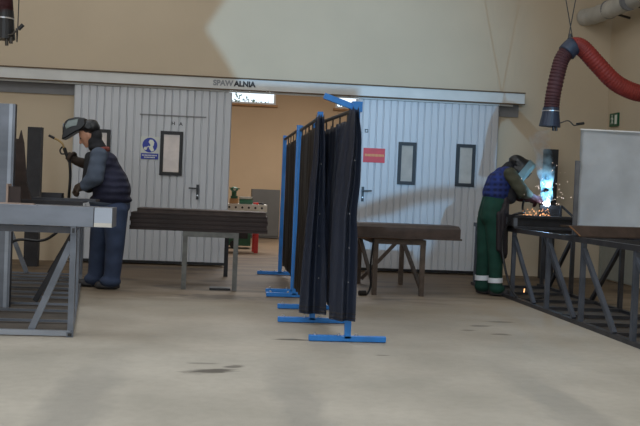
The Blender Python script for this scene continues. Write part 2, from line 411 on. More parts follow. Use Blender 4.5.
def vision(d, x0, x1, z0, z1, pane):
    t = .05; y0, y1 = YD - .022, YD + .02
    f = MB().span((x0, y0, z0), (x1, y1, z0 + t)).span((x0, y0, z1 - t), (x1, y1, z1)).span((x0, y0, z0 + t), (x0 + t, y1, z1 - t)).span((x1 - t, y0, z0 + t), (x1, y1, z1 - t)).build('window_frame', M['frame_black'], d)
    MB().span((x0 + t, YD - .008, z0 + t), (x1 - t, YD - .004, z1 - t)).build('pane', pane, f)
vision(d1, -.978, -.648, 1.323, 1.972, M['pane']); vision(d2, 2.564, 2.838, 1.334, 1.973, M['pane_grey']); vision(d2, 3.458, 3.751, 1.341, 1.983, M['pane_grey'])
vision(d1, -1.98, -1.70, 1.32, 1.955, M['pane'])
MB().span((-1.29, YD - .008, 2.19), (-.32, YD, 2.21)).build('wicket_edge', M['track'], d1)
def handle(d, x, z, s):
    h = MB().span((x - .02, YD - .012, z - .16), (x + .02, YD, z + .06)).build('handle_plate', M['lever'], d)
    MB().cyl((x, YD - .05, z), (x, YD - .01, z), .012).bar((x + .012 * s, YD - .05, z), (x - .13 * s, YD - .05, z + .005), .02, .022).build('lever', M['lever'], h)
    MB().cyl((x, YD - .016, z - .1), (x, YD - .01, z - .1), .011).build('lock_cylinder', M['zinc'], h)
handle(d1, -.41, 1.145, 1); handle(d2, 2.05, 1.215, -1)
for x, z in ((-.80, 2.09), (-.69, 2.085)):
    k = MB()
    if x < -.75: k.span((x - .022, YD - .004, z - .025), (x - .012, YD, z + .025)).span((x + .012, YD - .004, z - .025), (x + .022, YD, z + .025)).span((x - .012, YD - .003, z - .004), (x + .012, YD, z + .004))
    else: k.bar((x - .022, YD - .002, z - .025), (x, YD - .002, z + .025), .004, .009).bar((x + .022, YD - .002, z - .025), (x, YD - .002, z + .025), .004, .009).span((x - .012, YD - .003, z - .01), (x + .012, YD, z - .002))
    k.build('mark', M['black_print'], d1)
MB().span((2.045, YD - .004, 2.09), (2.055, YD, 2.14)).span((2.085, YD - .004, 2.09), (2.095, YD, 2.14)).span((2.045, YD - .004, 2.13), (2.095, YD, 2.14)).span((2.045, YD - .004, 2.09), (2.095, YD, 2.10)).build('mark', M['black_print'], d2)

# grey service door in the right wall beside the corner
d3 = sempty('door_3', (XR, 13.6, 0))
MB().span((XR - .03, 12.95, .02), (XR, 14.18, 2.05)).build('door_leaf', M['service_door'], d3)
f = MB(); f.span((XR - .045, 12.88, 0), (XR, 12.95, 2.05)).span((XR - .045, 14.18, 0), (XR, 14.25, 2.05)).span((XR - .045, 12.88, 2.05), (XR, 14.25, 2.12)); f.build('door_frame', M['service_door'], d3)
MB().cyl((XR - .09, 13.05, 1.05), (XR - .03, 13.05, 1.05), .012).bar((XR - .085, 13.05, 1.05), (XR - .085, 13.18, 1.05), .02, .02).build('handle', M['lever'], d3)
# signs
s = thing('safety_sign', (-1.128, YD, 1.54), 'blue and white welding mask sign on the left ribbed sliding door', 'sign')
MB().span((-1.265, YD - .004, 1.54), (-.99, YD, 1.88)).build('sign_sheet', M['sign_border'], s)
MB().cyl((-1.128, YD - .007, 1.755), (-1.128, YD - .002, 1.755), .108, seg=32).build('blue_disc', M['blue_sign'], s)
h = MB(); h.prism([(-1.15, 1.80), (-1.13, 1.835), (-1.09, 1.835), (-1.065, 1.80), (-1.072, 1.755), (-1.085, 1.735), (-1.065, 1.68), (-1.10, 1.66), (-1.135, 1.70), (-1.14, 1.73), (-1.118, 1.75), (-1.13, 1.775)], 'Y', YD - .011, YD - .006)
h.cyl((-1.19, YD - .011, 1.705), (-1.19, YD - .006, 1.705), .024, seg=14); h.bar((-1.18, YD - .009, 1.715), (-1.14, YD - .009, 1.74), .004, .014); h.build('mask_symbol', M['sign_white'], s)
MB().span((-1.255, YD - .008, 1.548), (-1.0, YD - .002, 1.635)).build('blue_panel', M['blue_sign'], s)
h = MB()
for z, xs in ((1.605, (-1.235, -1.02)), (1.575, (-1.205, -1.05))):
    x = xs[0]
    while x < xs[1]:
        h.span((x, YD - .011, z - .009), (x + .013, YD - .007, z + .009)); x += .02
h.build('print', M['sign_white'], s)
s = thing('warning_sign', (2.2, YD, 1.645), 'red rectangular sign with a yellow line of print on the right sliding door', 'sign')
MB().span((2.035, YD - .005, 1.645), (2.364, YD, 1.86)).build('sign_sheet', M['red_sign'], s)
h = MB(); x = 2.06
while x < 2.34:
    h.span((x, YD - .008, 1.735), (x + .014, YD - .004, 1.772))
    x += .021
h.build('print', M['yellow_print'], s)
s = thing('exit_sign', (XR, 13.98, 2.35), 'small green running man exit sign high on the right wall', 'sign')
MB().span((XR - .03, 13.83, 2.35), (XR, 14.13, 2.55)).build('sign_box', M['green_sign'], s)
h = MB(); X0 = XR - .034
h.span((X0, 13.85, 2.38), (X0 + .005, 13.93, 2.52)).ell((X0, 14.03, 2.515), (.004, .016, .016)).bar((X0, 14.03, 2.495), (X0, 14.02, 2.44), .005, .028).bar((X0, 14.02, 2.44), (X0, 13.985, 2.39), .005, .014).bar((X0, 14.02, 2.44), (X0, 14.06, 2.39), .005, .014).bar((X0, 14.03, 2.49), (X0, 13.985, 2.455), .005, .012).bar((X0, 14.03, 2.49), (X0, 14.07, 2.465), .005, .012)
h.build('pictogram', M['sign_white'], s)

# duct in the upper right corner
s = thing('ventilation_duct', (5.45, 14.29, 3.9), 'thick pale insulated pipe high in the right hand corner by the wall', 'duct')
MB().sweep([(5.40, 14.29, 4.03), (5.47, 14.05, 4.02), (5.55, 13.4, 4.04), (5.62, 12.4, 4.08), (5.66, 9.5, 4.2)], lambda t: .128 + .006 * math.sin(t * 60), 20, 10).build('pipe', M['duct'], s, smooth=True)
for q in (13.62, 12.95):
    MB().cyl((5.535, q + .02, 4.04), (5.54, q - .02, 4.04), .142, seg=24).build('clamp', M['track'], s)
    MB().bar((5.55, q, 4.0), (XR, q, 3.93), .03, .03).build('bracket', M['rod'], s)

# fume extraction hoses
def rib(base, amp, n): return lambda t: base + amp * math.sin(2 * PI * n * t)
hs = thing('extraction_hose', (3.75, 10.8, 2.08), 'arched red fume extraction hose hanging from two wires on the right', 'extraction hose', 'fume extraction hoses')
MB().sweep([(3.745, 10.8, 2.24), (3.76, 10.8, 2.42), (3.80, 10.8, 2.66), (3.845, 10.8, 2.84), (3.92, 10.8, 2.955)], rib(.088, .005, 22), 18, 40).build('lower_hose', M['dark_red_hose'], hs, smooth=True)
MB().sweep([(3.92, 10.8, 2.955), (4.0, 10.8, 3.005), (4.10, 10.8, 2.97), (4.28, 10.8, 2.80), (4.48, 10.8, 2.62), (4.66, 10.8, 2.53), (4.84, 10.8, 2.49), (5.1, 10.78, 2.50), (5.5, 10.6, 2.62), (5.86, 10.5, 2.7)], rib(.1, .003, 60), 20, 30).build('upper_hose', M['red_hose'], hs, smooth=True)
MB().sweep([(3.895, 10.8, 2.915), (3.945, 10.8, 2.975), (3.985, 10.8, 3.0)], .108, 20, 4).build('clamp_collar', M['hood'], hs, smooth=True)
MB().cyl((3.925, 10.8, 3.02), (3.93, 10.8, 3.14), .02).bar((3.90, 10.8, 3.08), (4.0, 10.8, 3.05), .02, .02).build('hanger', M['rod'], hs)
MB().cyl((3.742, 10.8, 2.27), (3.742, 10.8, 2.20), .095, .1, 20).cyl((3.742, 10.8, 2.20), (3.735, 10.8, 2.05), .1, .125, 20).build('hood', M['hood'], hs, smooth=False)
MB().cyl((3.742, 10.8, 2.235), (3.742, 10.8, 2.225), .104, seg=24).build('clamp_band', M['zinc'], hs)
MB().sweep([(3.83, 10.72, 2.09), (3.92, 10.7, 2.12), (3.99, 10.7, 2.07), (4.04, 10.7, 2.085)], .007, 8).build('handle', M['rod'], hs)
MB().cyl((4.02, 10.7, 2.083), (4.11, 10.7, 2.1), .016).build('handle_grip', M['black'], hs)
MB().cyl((3.76, 10.74, 2.06), (3.76, 10.74, 2.0), .015).cyl((3.80, 10.75, 2.06), (3.80, 10.75, 2.0), .015).build('damper_pin', M['black'], hs)
for x0, x1 in ((3.965, 3.86), (3.91, 3.975)):
    q = (V((x1, 10.8, 3.53)) - V((x0, 10.8, 3.08)))
    MB().cyl((x0, 10.8, 3.08), V((x0, 10.8, 3.08)) + q * (3.52 / .45), .006, seg=8).build('wire', M['black'], hs)
hs = thing('extraction_hose', (-2.08, 9, 2.4), 'dark red hose with black nozzle hanging at the top left edge', 'extraction hose', 'fume extraction hoses')
MB().sweep([(-2.085, 9, 2.70), (-2.10, 9, 2.85), (-2.15, 9, 3.1), (-2.3, 9, 3.35), (-2.6, 9, 3.5), (-3.4, 9, 3.5), (-5, 9, 3.6), (-7.3, 9, 3.8)], rib(.085, .006, 110), 18, 60).build('hose', M['dark_red_hose'], hs, smooth=True)
MB().cyl((-2.08, 9, 2.72), (-2.075, 9, 2.64), .085, .088, 20).cyl((-2.075, 9, 2.64), (-2.07, 9, 2.46), .085, .098, 20).build('hood', M['black'], hs)
MB().cyl((-2.079, 9, 2.655), (-2.079, 9, 2.643), .093, seg=24).build('clamp_band', M['zinc'], hs)
MB().cyl((-2.04, 8.95, 2.47), (-2.035, 8.95, 2.40), .016).cyl((-2.0, 8.95, 2.48), (-2.0, 8.95, 2.42), .018).build('damper_pin', M['rod'], hs)
MB().sweep([(-2.03, 8.93, 2.49), (-1.98, 8.91, 2.50), (-1.94, 8.9, 2.535), (-1.90, 8.9, 2.57)], .008, 8).build('handle', M['rod'], hs)
MB().cyl((-1.925, 8.9, 2.545), (-1.885, 8.9, 2.59), .018).build('handle_grip', M['black'], hs)
MB().sweep([(-1.97, 8.92, 2.5), (-1.955, 8.95, 2.56), (-1.952, 9, 2.8), (-1.95, 9, 6.6)], .005, 8).build('wire', M['black'], hs)

# ------------------------------------------------------------------ room behind: bench, machine, cabinet
s = thing('storage_cabinet', (.95, 22.7, 0), 'grey steel cabinet at the far wall behind the door opening', 'cabinet')
MB().span((.62, 22.5, .02), (1.29, 23.0, 1.16)).build('cabinet_body', M['cab'], s)
MB().span((.63, 22.485, .06), (.95, 22.5, 1.14)).build('cabinet_door', M['cab'], s); MB().span((.96, 22.485, .06), (1.28, 22.5, 1.14)).build('cabinet_door', M['cab'], s)
MB().span((.91, 22.475, .6), (.925, 22.49, .72)).build('cabinet_handle', M['rod'], s)
s = thing('tool_bench', (.35, 17.3, 0), 'white fronted tool bench with six black knobs behind the stacked steel', 'bench')
MB().span((-.35, 17.3, .855), (.765, 17.9, .885)).build('bench_top', M['machine_white'], s)
p = MB().span((-.35, 17.28, .755), (.767, 17.3, .885)).build('front_panel', M['machine_white'], s)
for k in range(6): MB().cyl((.08 + k * .118, 17.265, .825), (.08 + k * .118, 17.285, .825), .02).build('knob', M['black'], p)
for x in (-.25, .6): 
    MB().bar((x, 17.36, .76), (x - .01, 17.36, .0), .075, .075).build('leg', M['red_paint'], s); MB().bar((x - .03, 17.75, .76), (x - .04, 17.75, .0), .06, .06).build('leg', M['red_paint'], s)
MB().span((.55, 17.33, .74), (.69, 17.6, .758)).build('shelf', M['red_paint'], s)
s = thing('bench_drill', (.16, 17.45, .885), 'small green bench drill standing on the white tool bench', 'drill')
MB().span((.08, 17.4, .885), (.24, 17.6, .98)).build('wooden_block', M['wood'], s)
MB().cyl((.16, 17.5, .98), (.16, 17.5, 1.12), .045).span((.1, 17.45, .97), (.23, 17.58, 1.03)).build('drill_body', M['machine_green'], s)
MB().ell((.16, 17.47, 1.15), (.075, .06, .045)).bar((.07, 17.45, 1.17), (.26, 17.45, 1.16), .02, .02).build('drill_head', M['machine_green'], s)
MB().cyl((.165, 17.40, 1.15), (.165, 17.43, 1.15), .025).build('dial', M['white'], s)
tag(MB().span((.26, 17.4, .885), (.5, 17.65, .97)).build('toolbox', M['machine_green'], base=(.38, 17.5, .885)), 'dark green toolbox on the white tool bench beside the drill', 'toolbox')
tag(MB().span((.26, 17.42, .97), (.50, 17.64, .978)).span((.26, 17.42, .97), (.50, 17.43, 1.02)).span((.26, 17.63, .97), (.50, 17.64, 1.02)).span((.26, 17.42, .97), (.27, 17.64, 1.02)).span((.49, 17.42, .97), (.50, 17.64, 1.02)).build('white_tray', M['white'], base=(.4, 17.5, .97)), 'white tray lying on the dark green toolbox', 'tray')
for x, c, nm in ((.56, 'red_paint', 'red'), (.66, 'black', 'black')):
    tag(MB().cyl((x - .04, 17.45, .903), (x + .045, 17.4, .903), .018).build('hand_tool', M[c], base=(x, 17.42, .885)), 'small %s hand tool lying on the right end of the tool bench' % nm, 'tool', 'tools on the bench')
s = thing('floor_machine', (.35, 19, 0), 'low dark green machine on the floor under the tool bench', 'machine')
MB().span((.1, 18.4, .06), (.52, 18.9, .42)).build('machine_body', M['machine_green'], s); MB().cyl((.2, 18.38, .08), (.2, 18.44, .08), .08).build('wheel', M['black'], s)
MB().span((.15, 18.38, .2), (.46, 18.4, .36)).build('machine_panel', M['black'], s)
# tree outside the far window
s = thing('leafy_tree', (2.2, 27, 0), 'leafy tree outside the small high window of the room behind', 'tree')
MB().cyl((2.2, 27, 0), (1.6, 27, 4.2), .1, .05).build('trunk', M['leather'], s)
b = MB()
for k in range(420):
    p = V((random.uniform(-.6, 5.0), random.uniform(26.6, 27.6), random.uniform(3.2, 4.8)))
    if random.random() < .55: p.z = 3.45 + random.random() * .25 + .1 * math.sin(p.x * 4)
    b.box(p, (random.uniform(.04, .11), .01, random.uniform(.02, .05)), Euler((random.random() * 3, random.random() * 3, random.random() * 3)))
b.build('foliage', M['foliage'], s)

# ------------------------------------------------------------------ left welding table
A = V((-1.137, 7.39, 0)); Bn = V((-1.75, 12.0, 0))
def side(y): return A.x + (Bn.x - A.x) * (y - A.y) / (Bn.y - A.y)
t = thing('welding_table', (-1.6, 9.5, 0), 'grey steel lattice welding table at the left with slanted braces', 'table', 'lattice welding tables')
W = .95; ZT = .845
for off in (0, -W):
    MB().bar((A.x + off, A.y - .03, ZT - .03), (Bn.x + off, Bn.y, ZT - .03), .04, .06).build('top_rail', M['steel_mid'], t)
    MB().bar((A.x + off, A.y - .03, .02), (Bn.x + off, Bn.y, .02), .05, .04).build('base_rail', M['steel_mid'], t)
MB().span((A.x - .009, A.y - .034, ZT - .048), (A.x + .009, A.y - .02, ZT - .012)).build('tube_opening', M['black'], t)
MB().span((A.x - .014, A.y - .034, .008), (A.x + .014, A.y - .02, .032)).build('tube_opening', M['black'], t)
for i, y in enumerate((7.42, 9.15, 11.9)):
    x = side(y)
    for off in (0, -W): MB().bar((x + off, y, .04), (x + off, y, ZT - .06), .045, .045).build('leg', M['steel_mid'], t)
    MB().bar((x, y, ZT - .03), (x - W, y, ZT - .03), .04, .05).build('cross_bar', M['steel_dark'], t)
    MB().bar((x - .02, y + .03, .72), (x - (.30 if i == 0 else .38), y + .03, .04), .035, .05).build('brace', M['steel_mid' if i == 0 else 'steel_black'], t)
    MB().bar((x - W + .02, y + .03, .72), (x - W + .30, y + .03, .04), .035, .05).build('brace', M['steel_mid'], t)
MB().prism([(A.x - .03, A.y + .05), (Bn.x - .03, Bn.y), (Bn.x - W, Bn.y), (A.x - W, A.y + .05)], 'Z', .002, .008).build('floor_shade', M['table_shade'], t)  # thin dark sheet paints the shade on the floor under the table
MB().bar((A.x, A.y, .028), (A.x - W, A.y, .028), .04, .04).build('rung', M['steel_light'], t)
for y in (8.0, 8.62, 9.08, 9.6, 10.0, 10.4, 10.87, 11.3, 11.66, 12.0):
    x = side(y); MB().bar((x, y, .03), (x - W, y, .03), .03, .02).build('rung', M['steel_mid'], t)

def channel(x0, x1, yf, z0, z1, depth, th=.012, m='steel_light', name='steel_channel', label='', group=None, end=None):
    """U-profile lying on its flanges with its web to the camera"""
    o = thing(name, ((x0 + x1) / 2, yf + depth / 2, z0), label, 'beam', group)
    MB().prism([(yf, z0), (yf + depth, z0), (yf + depth, z0 + th), (yf + th, z0 + th), (yf + th, z1 - th), (yf + depth, z1 - th), (yf + depth, z1), (yf, z1)], 'X', x0, x1).build('profile', M[m], o, bevel=.002)
    return o
o = channel(-2.6, -.99, 7.36, ZT, .998, .3, m='steel_mid', label='long pale steel channel lying across the near end of the left table', group='channels on the left table')
MB().span((-.985, 7.362, ZT + .002), (-.852, 7.66, .996)).build('bright_end', M['steel_light'], o)
MB().span((-.985, 7.355, ZT + .005), (-.852, 7.362, ZT + .035)).build('bottom_lip', M['white'], o)
channel(-2.6, -1.42, 9.75, ZT, .985, .35, m='steel_black', label='dark steel channel lying across the middle of the left table', group='channels on the left table')
# flat pieces on the beams
tag(MB().span((-2.45, 7.37, .998), (-1.44, 7.44, 1.008)).build('flat_bar', M['pinkish'], base=(-1.9, 7.4, .998)), 'pinkish flat bar lying on the front channel of the left table', 'bar')
tag(MB().span((-1.93, 9.8, .985), (-1.30, 10.1, 1.01)).build('steel_plate', M['steel_dark'], base=(-1.6, 9.95, .985)), 'dark thin steel plate on the left table beside the worker\'s hand', 'plate')
tag(MB().span((-1.86, 9.9, 1.01), (-1.66, 10.05, 1.06)).build('steel_block', M['steel_black'], base=(-1.76, 9.97, 1.01)), 'small black block lying on the dark plate of the left table', 'block')
o = thing('angle_offcut', (-1.7, 7.6, .998), 'short brown angle offcut standing on the pale front channel', 'offcut')
MB().span((-1.66, 7.52, .998), (-1.57, 7.54, 1.13)).build('flange', M['steel_rust'], o); MB().span((-1.675, 7.5, .998), (-1.66, 7.62, 1.15)).build('web', M['pinkish'], o)
o = thing('tapered_plate', (-1.98, 9.78, .985), 'dark reddish tapered plate standing behind the tall pale column', 'plate')
MB().prism([(-2.10, .985), (-2.10, 1.59), (-2.075, 1.585), (-2.055, 1.675), (-2.025, 1.55), (-1.985, 1.16), (-1.93, .985)], 'Y', 9.76, 9.80).build('tapered_body', M['steel_rust'], o)
# upright columns
def column(x0, x1, y0, y1, z1, m, label, web=None):
    o = thing('steel_column', ((x0 + x1) / 2, (y0 + y1) / 2, 0), label, 'column', 'upright steel columns'); t = .012
    MB().span((x0, y0, 0), (x1, y0 + t, z1)).build('face', M[m], o)
    MB().span((x0, y0 + t, 0), (x0 + t, y1, z1)).span((x1 - t, y0 + t, 0), (x1, y1, z1)).build('flange', M['steel_dark' if m != 'steel_black' else m], o)
    return o
o = column(-2.36, -1.93, 8.9, 8.98, 1.868, 'steel_mid', 'tall pale blue grey steel column at the left picture edge')
MB().span((-1.982, 8.893, 0), (-1.95, 8.9, 1.868)).build('bright_strip', M['steel_light'], o)
column(-2.69, -2.505, 13.2, 13.34, 1.893, 'steel_black', 'narrow black steel column against the wall behind the left table')
o = column(4.77, 4.96, 13.88, 14.02, 1.955, 'steel_black', 'dark steel column by the wall behind the welding sparks')

# ------------------------------------------------------------------ right welding table
XF = 4.33; YA, YB = 5.6, 12.65; ZR = .845
def xn(y): return 3.485 - (y - 6) * .0125
t = thing('welding_table', (3.9, 9.2, 0), 'long dark steel lattice welding table along the right side', 'table', 'lattice welding tables')
for x, x2 in ((xn(YA), xn(YB)), (XF, XF)):
    MB().bar((x, YA, ZR - .025), (x2, YB, ZR - .025), .05, .05).build('top_rail', M['steel_dark'], t)
    MB().bar((x, YA, .02), (x2, YB, .02), .06, .04).build('base_rail', M['steel_dark'], t)
ys = (12.55, 10.95, 9.78, 8.83, 7.68, 6.5)
for i, y in enumerate(ys):
    MB().bar((xn(y), y, .04), (xn(y), y, ZR - .05), .045, .045).build('leg', M['steel_leg'], t)
    MB().bar((xn(y), y - .02, .73), (xn(y - .8), y - (.95 if i == 0 else .78), .04), .04, .045).build('brace', M['steel_leg'], t)
    MB().bar((xn(y), y, ZR - .03), (XF, y, ZR - .03), .04, .05).build('cross_bar', M['steel_dark'], t)
for i, y in enumerate((12.55, 11.45, 9.97, 8.5, 6.9)):
    MB().bar((XF, y, .04), (XF, y, ZR - .05), .045, .045).build('leg', M['steel_dark'], t)
    MB().bar((XF, y, .75), (XF, y + .8 if y < 12 else y - .8, .04), .04, .045).build('brace', M['steel_dark'], t)
MB().span((3.50, YA, .002), (XF - .03, YB, .008)).build('floor_shade', M['table_shade'], t)  # painted floor shade below the right table too
for y in (12.2, 11.4, 10.6, 9.9, 9.3, 8.7, 8.1, 7.4, 6.6):
    MB().bar((xn(y), y, .03), (XF, y, .03), .04, .03).build('rung', M['steel_dark'], t)
# on it: work piece, sheet, tube, ramp
o = thing('steel_girder', (3.8, 10.95, ZR), 'dark steel girder lying across the right table under the arc', 'girder')
MB().span((3.36, 10.78, .97), (4.13, 11.15, 1.0)).build('top_flange', M['steel_black'], o); MB().span((3.36, 10.84, ZR), (4.13, 11.05, .97)).build('web_plate', M['steel_black'], o)
MB().span((3.36, 10.78, ZR), (4.13, 11.15, .87)).build('bottom_flange', M['steel_dark'], o)
MB().span((3.36, 10.79, .87), (3.40, 11.1, .97)).build('end_plate', M['steel_mid'], o)
o = thing('steel_block', (3.83, 11.0, 1.0), 'dark rectangular steel block on the girder beside the bright arc', 'block')
MB().span((3.70, 10.98, 1.0), (4.0, 11.1, 1.015)).span((3.74, 11.02, 1.015), (4.0, 11.04, 1.13)).span((3.98, 10.98, 1.015), (4.0, 11.1, 1.13)).build('bracket', M['steel_dark'], o)
tag(MB().bar((4.0, 11.02, 1.13), (4.12, 10.95, 1.01), .03, .025).build('angle_brace', M['steel_black'], base=(4.06, 11, 1.0)), 'short slanted black bar leaning on the steel block', 'bar')
o = thing('galvanised_sheet', (4.1, 9.32, .87), 'large dented grey metal sheet standing on the right table', 'sheet')
b = MB(); nx, nz = 24, 20; g = []
for i in range(nx + 1):
    r = []
    for k in range(nz + 1):
        u, v = i / nx, k / nz; x = 3.625 + u * 1.06; z = .855 + v * 1.085
        y = 9.49 + .05 * math.sin(u * 2.4 + .4) + .012 * math.sin(6 * u + 5 * v) + .02 * v
        y += -.05 * max(0, 1 - abs(v - (.66 + .18 * u)) / .07) * max(0, 1 - u / .55) * .5
        y += .035 * math.exp(-((u - .62) ** 2 / .018 + (v - .38) ** 2 / .05))
        r.append(b.bm.verts.new((x, y, z)))
    g.append(r)
for i in range(nx):
    for k in range(nz): b.bm.faces.new((g[i][k], g[i + 1][k], g[i + 1][k + 1], g[i][k + 1]))
bmesh.ops.solidify(b.bm, geom=b.bm.faces[:], thickness=.004)
b.build('sheet', M['galv'], o, smooth=True)
MB().span((3.625, 9.51, 1.93), (4.64, 9.53, 1.944)).build('rolled_top_edge', M['galv'], o)
o = thing('square_tube', (3.475, 9.23, ZR), 'slim grey square tube standing upright at the metal sheet\'s left edge', 'tube')
MB().span((3.48, 9.22, ZR), (3.522, 9.25, 1.60)).build('tube_body', M['steel_mid'], o)
MB().span((3.43, 9.17, ZR), (3.53, 9.29, .856)).build('foot_plate', M['steel_mid'], o); MB().span((3.47, 9.1, .856), (3.53, 9.17, .90)).build('clamp_block', M['steel_mid'], o)
o = thing('ramp_plate', (3.9, 9.0, ZR), 'brown bent steel plate lying below the metal sheet on the right table', 'plate')
p0 = V((3.45, 8.92, ZR)); dv = V((.9, .26, 0)).normalized(); nv = V((-dv.y, dv.x, 0))
b = MB(); sec = [(0, 0), (.02, 0), (.06, .09), (.22, .09), (.22, .108), (.05, .108), (0, .012)]
A1 = [b.bm.verts.new(p0 + nv * u + V((0, 0, w)) + dv * (-.10 * w / .108)) for u, w in sec]; B1 = [b.bm.verts.new(p0 + dv * 1.0 + nv * u + V((0, 0, w))) for u, w in sec]
b.bm.faces.new(A1); b.bm.faces.new(B1[::-1])
for i in range(len(sec)): b.bm.faces.new((A1[i], B1[i], B1[(i + 1) % 7], A1[(i + 1) % 7]))
b.build('plate_body', M['steel_brown'], o)
b = MB(); b.bar(p0 + nv * .0 + V((0, 0, .012)) + dv * -.01, p0 + nv * .05 + V((0, 0, .108)) + dv * -.105, .025, .012); b.build('rusty_edge', M['orange_rust'], o)

# ------------------------------------------------------------------ left trestle and stacked steel
def trestle(x0, x1, y0, y1, z, m, label, skew=0.0, back=None):
    t = thing('trestle', ((x0 + x1) / 2, (y0 + y1) / 2, 0), label, 'trestle', 'steel trestles')
    for x in (x0, x1):
        for y in (y0, y1):
            k = (skew if x == x1 else skew * .62) if y == y1 else 0; MB().bar((x + k, y, 0), (x + k, y, z - .06), .055, .055).build('leg', M[back if back and y == y1 else m], t)
        MB().bar((x, y0, z - .03), (x + (skew if x == x1 else skew * .62), y1, z - .03), .055, .06).build('top_rail', M[m], t)
    for y, k in ((y0, 0), (y1, skew)): MB().bar((x0 - .03 + k, y, z - .03), (x1 + .03 + k, y, z - .03), .055, .06).build('crossbar', M[m], t)
    return t
t = trestle(-.437, .143, 10.97, 12.65, .665, 'leg_steel', 'worn grey steel trestle under the brown stacked steel', skew=-.10, back='steel_black')
layers = [(.667, .715, -1.07, .50, 'steel_rust', 'lowest'), (.715, .765, -1.06, .49, 'steel_rust', 'second from bottom'), (.765, .815, -1.07, .50, 'steel_rust', 'middle'), (.815, .865, -1.06, .495, 'steel_rust', 'second from top'), (.865, .912, -1.0, .48, 'steel_brown', 'topmost')]
for (z0, z1, x0, x1, m, lab) in layers:
    dy = random.uniform(-.006, .006); y0 = 10.95 + dy if lab != 'topmost' else 11.05
    o = thing('stacked_bar', ((x0 + x1) / 2, 11.2, z0), 'brown steel channel, %s of the stack on the left trestle' % lab, 'steel bar', 'brown steel stack')
    MB().prism([(y0, z0), (y0 + .5, z0), (y0 + .5, z1 - .002), (y0, z1 - .002), (y0, z1 - .012), (y0 + .012, z1 - .014), (y0 + .012, z0 + .016), (y0, z0 + .012)], 'X', x0, x1).build('profile', M[m], o)
tag(MB().span((-.14, 10.95, 0), (.1, 11.15, .025)).build('rubber_block', M['black'], base=(0, 11.05, 0)), 'black flat block on the floor between the left trestle\'s legs', 'block')

# ------------------------------------------------------------------ right trestle with channel
t = trestle(1.775, 2.335, 10.98, 12.3, .66, 'leg_brown', 'brown steel trestle with diagonal braces right of the curtains')
for a, c in (((2.335, 12.3, .6), (2.335, 11.05, .1)), ((1.775, 12.3, .6), (1.775, 11.05, .1)), ((2.30, 12.3, .6), (1.81, 12.3, .06))):
    MB().bar(a, c, .04, .045).build('brace', M['leg_brown'], t)
o = thing('steel_beam', (2.1, 11.1, .66), 'wide brown steel beam lying on the trestle right of the curtains', 'beam')
MB().prism([(10.90, .69), (11.45, .69), (11.45, .835), (11.0, .835), (10.90, .80)], 'X', 1.25, 2.76).build('beam_body', M['steel_brown'], o)
MB().span((1.25, 10.88, .672), (2.775, 11.4, .692)).build('bottom_flange', M['steel_brown'], o)
MB().span((1.30, 10.97, .66), (2.05, 11.4, .672)).build('packing_strip', M['orange_rust'], o)
o = thing('power_cable', (1.66, 10.9, 0), 'black cable with plug hanging beside the right trestle to the floor', 'cable')
MB().sweep([(1.74, 10.93, .66), (1.71, 10.9, .35), (1.72, 10.9, .12), (1.68, 10.88, .02), (1.63, 10.86, .018)], .012, 8).build('cable', M['black'], o)
MB().cyl((1.66, 10.87, .03), (1.58, 10.85, .03), .03).build('plug', M['black'], o)

# ------------------------------------------------------------------ welding screens with curtains
def curtain(t, P0, P1, z0, z1, waves, amp, side_, m, u0=0., u1=1., flare=.0, seed=0, nm='curtain', drop=0.0):
    P0, P1 = V(P0), V(P1); rnd = random.Random(seed); ph = rnd.random() * 6
    b = MB(); nu, nz = 90, 26; g = []; d = (P1 - P0); n = V((d.y, -d.x, 0)).normalized() * side_
    for i in range(nu + 1):
        u = u0 + (u1 - u0) * i / nu; r = []
        for k in range(nz + 1):
            v = k / nz; z = z1 - (z1 - z0) * v - drop * u * v
            w = math.sin(2 * PI * waves * u + ph + .5 * math.sin(3 * v + seed)) + .35 * math.sin(2 * PI * waves * 2.3 * u + 1.7 * ph)
            a = amp * (.35 + .65 * v)
            p = P0 + d * (u + .012 * math.sin(5 * v + 9 * u)) + n * (w * a + flare * v); r.append(b.bm.verts.new((p.x, p.y, z - .02 * abs(math.sin(PI * 5 * u)) * (1 - v) ** 6)))
        g.append(r)
    for i in range(nu):
        for k in range(nz): b.bm.faces.new((g[i][k], g[i + 1][k], g[i + 1][k + 1], g[i][k + 1]))
    bmesh.ops.solidify(b.bm, geom=b.bm.faces[:], thickness=.004)
    return b.build(nm, M[m], t, smooth=True)

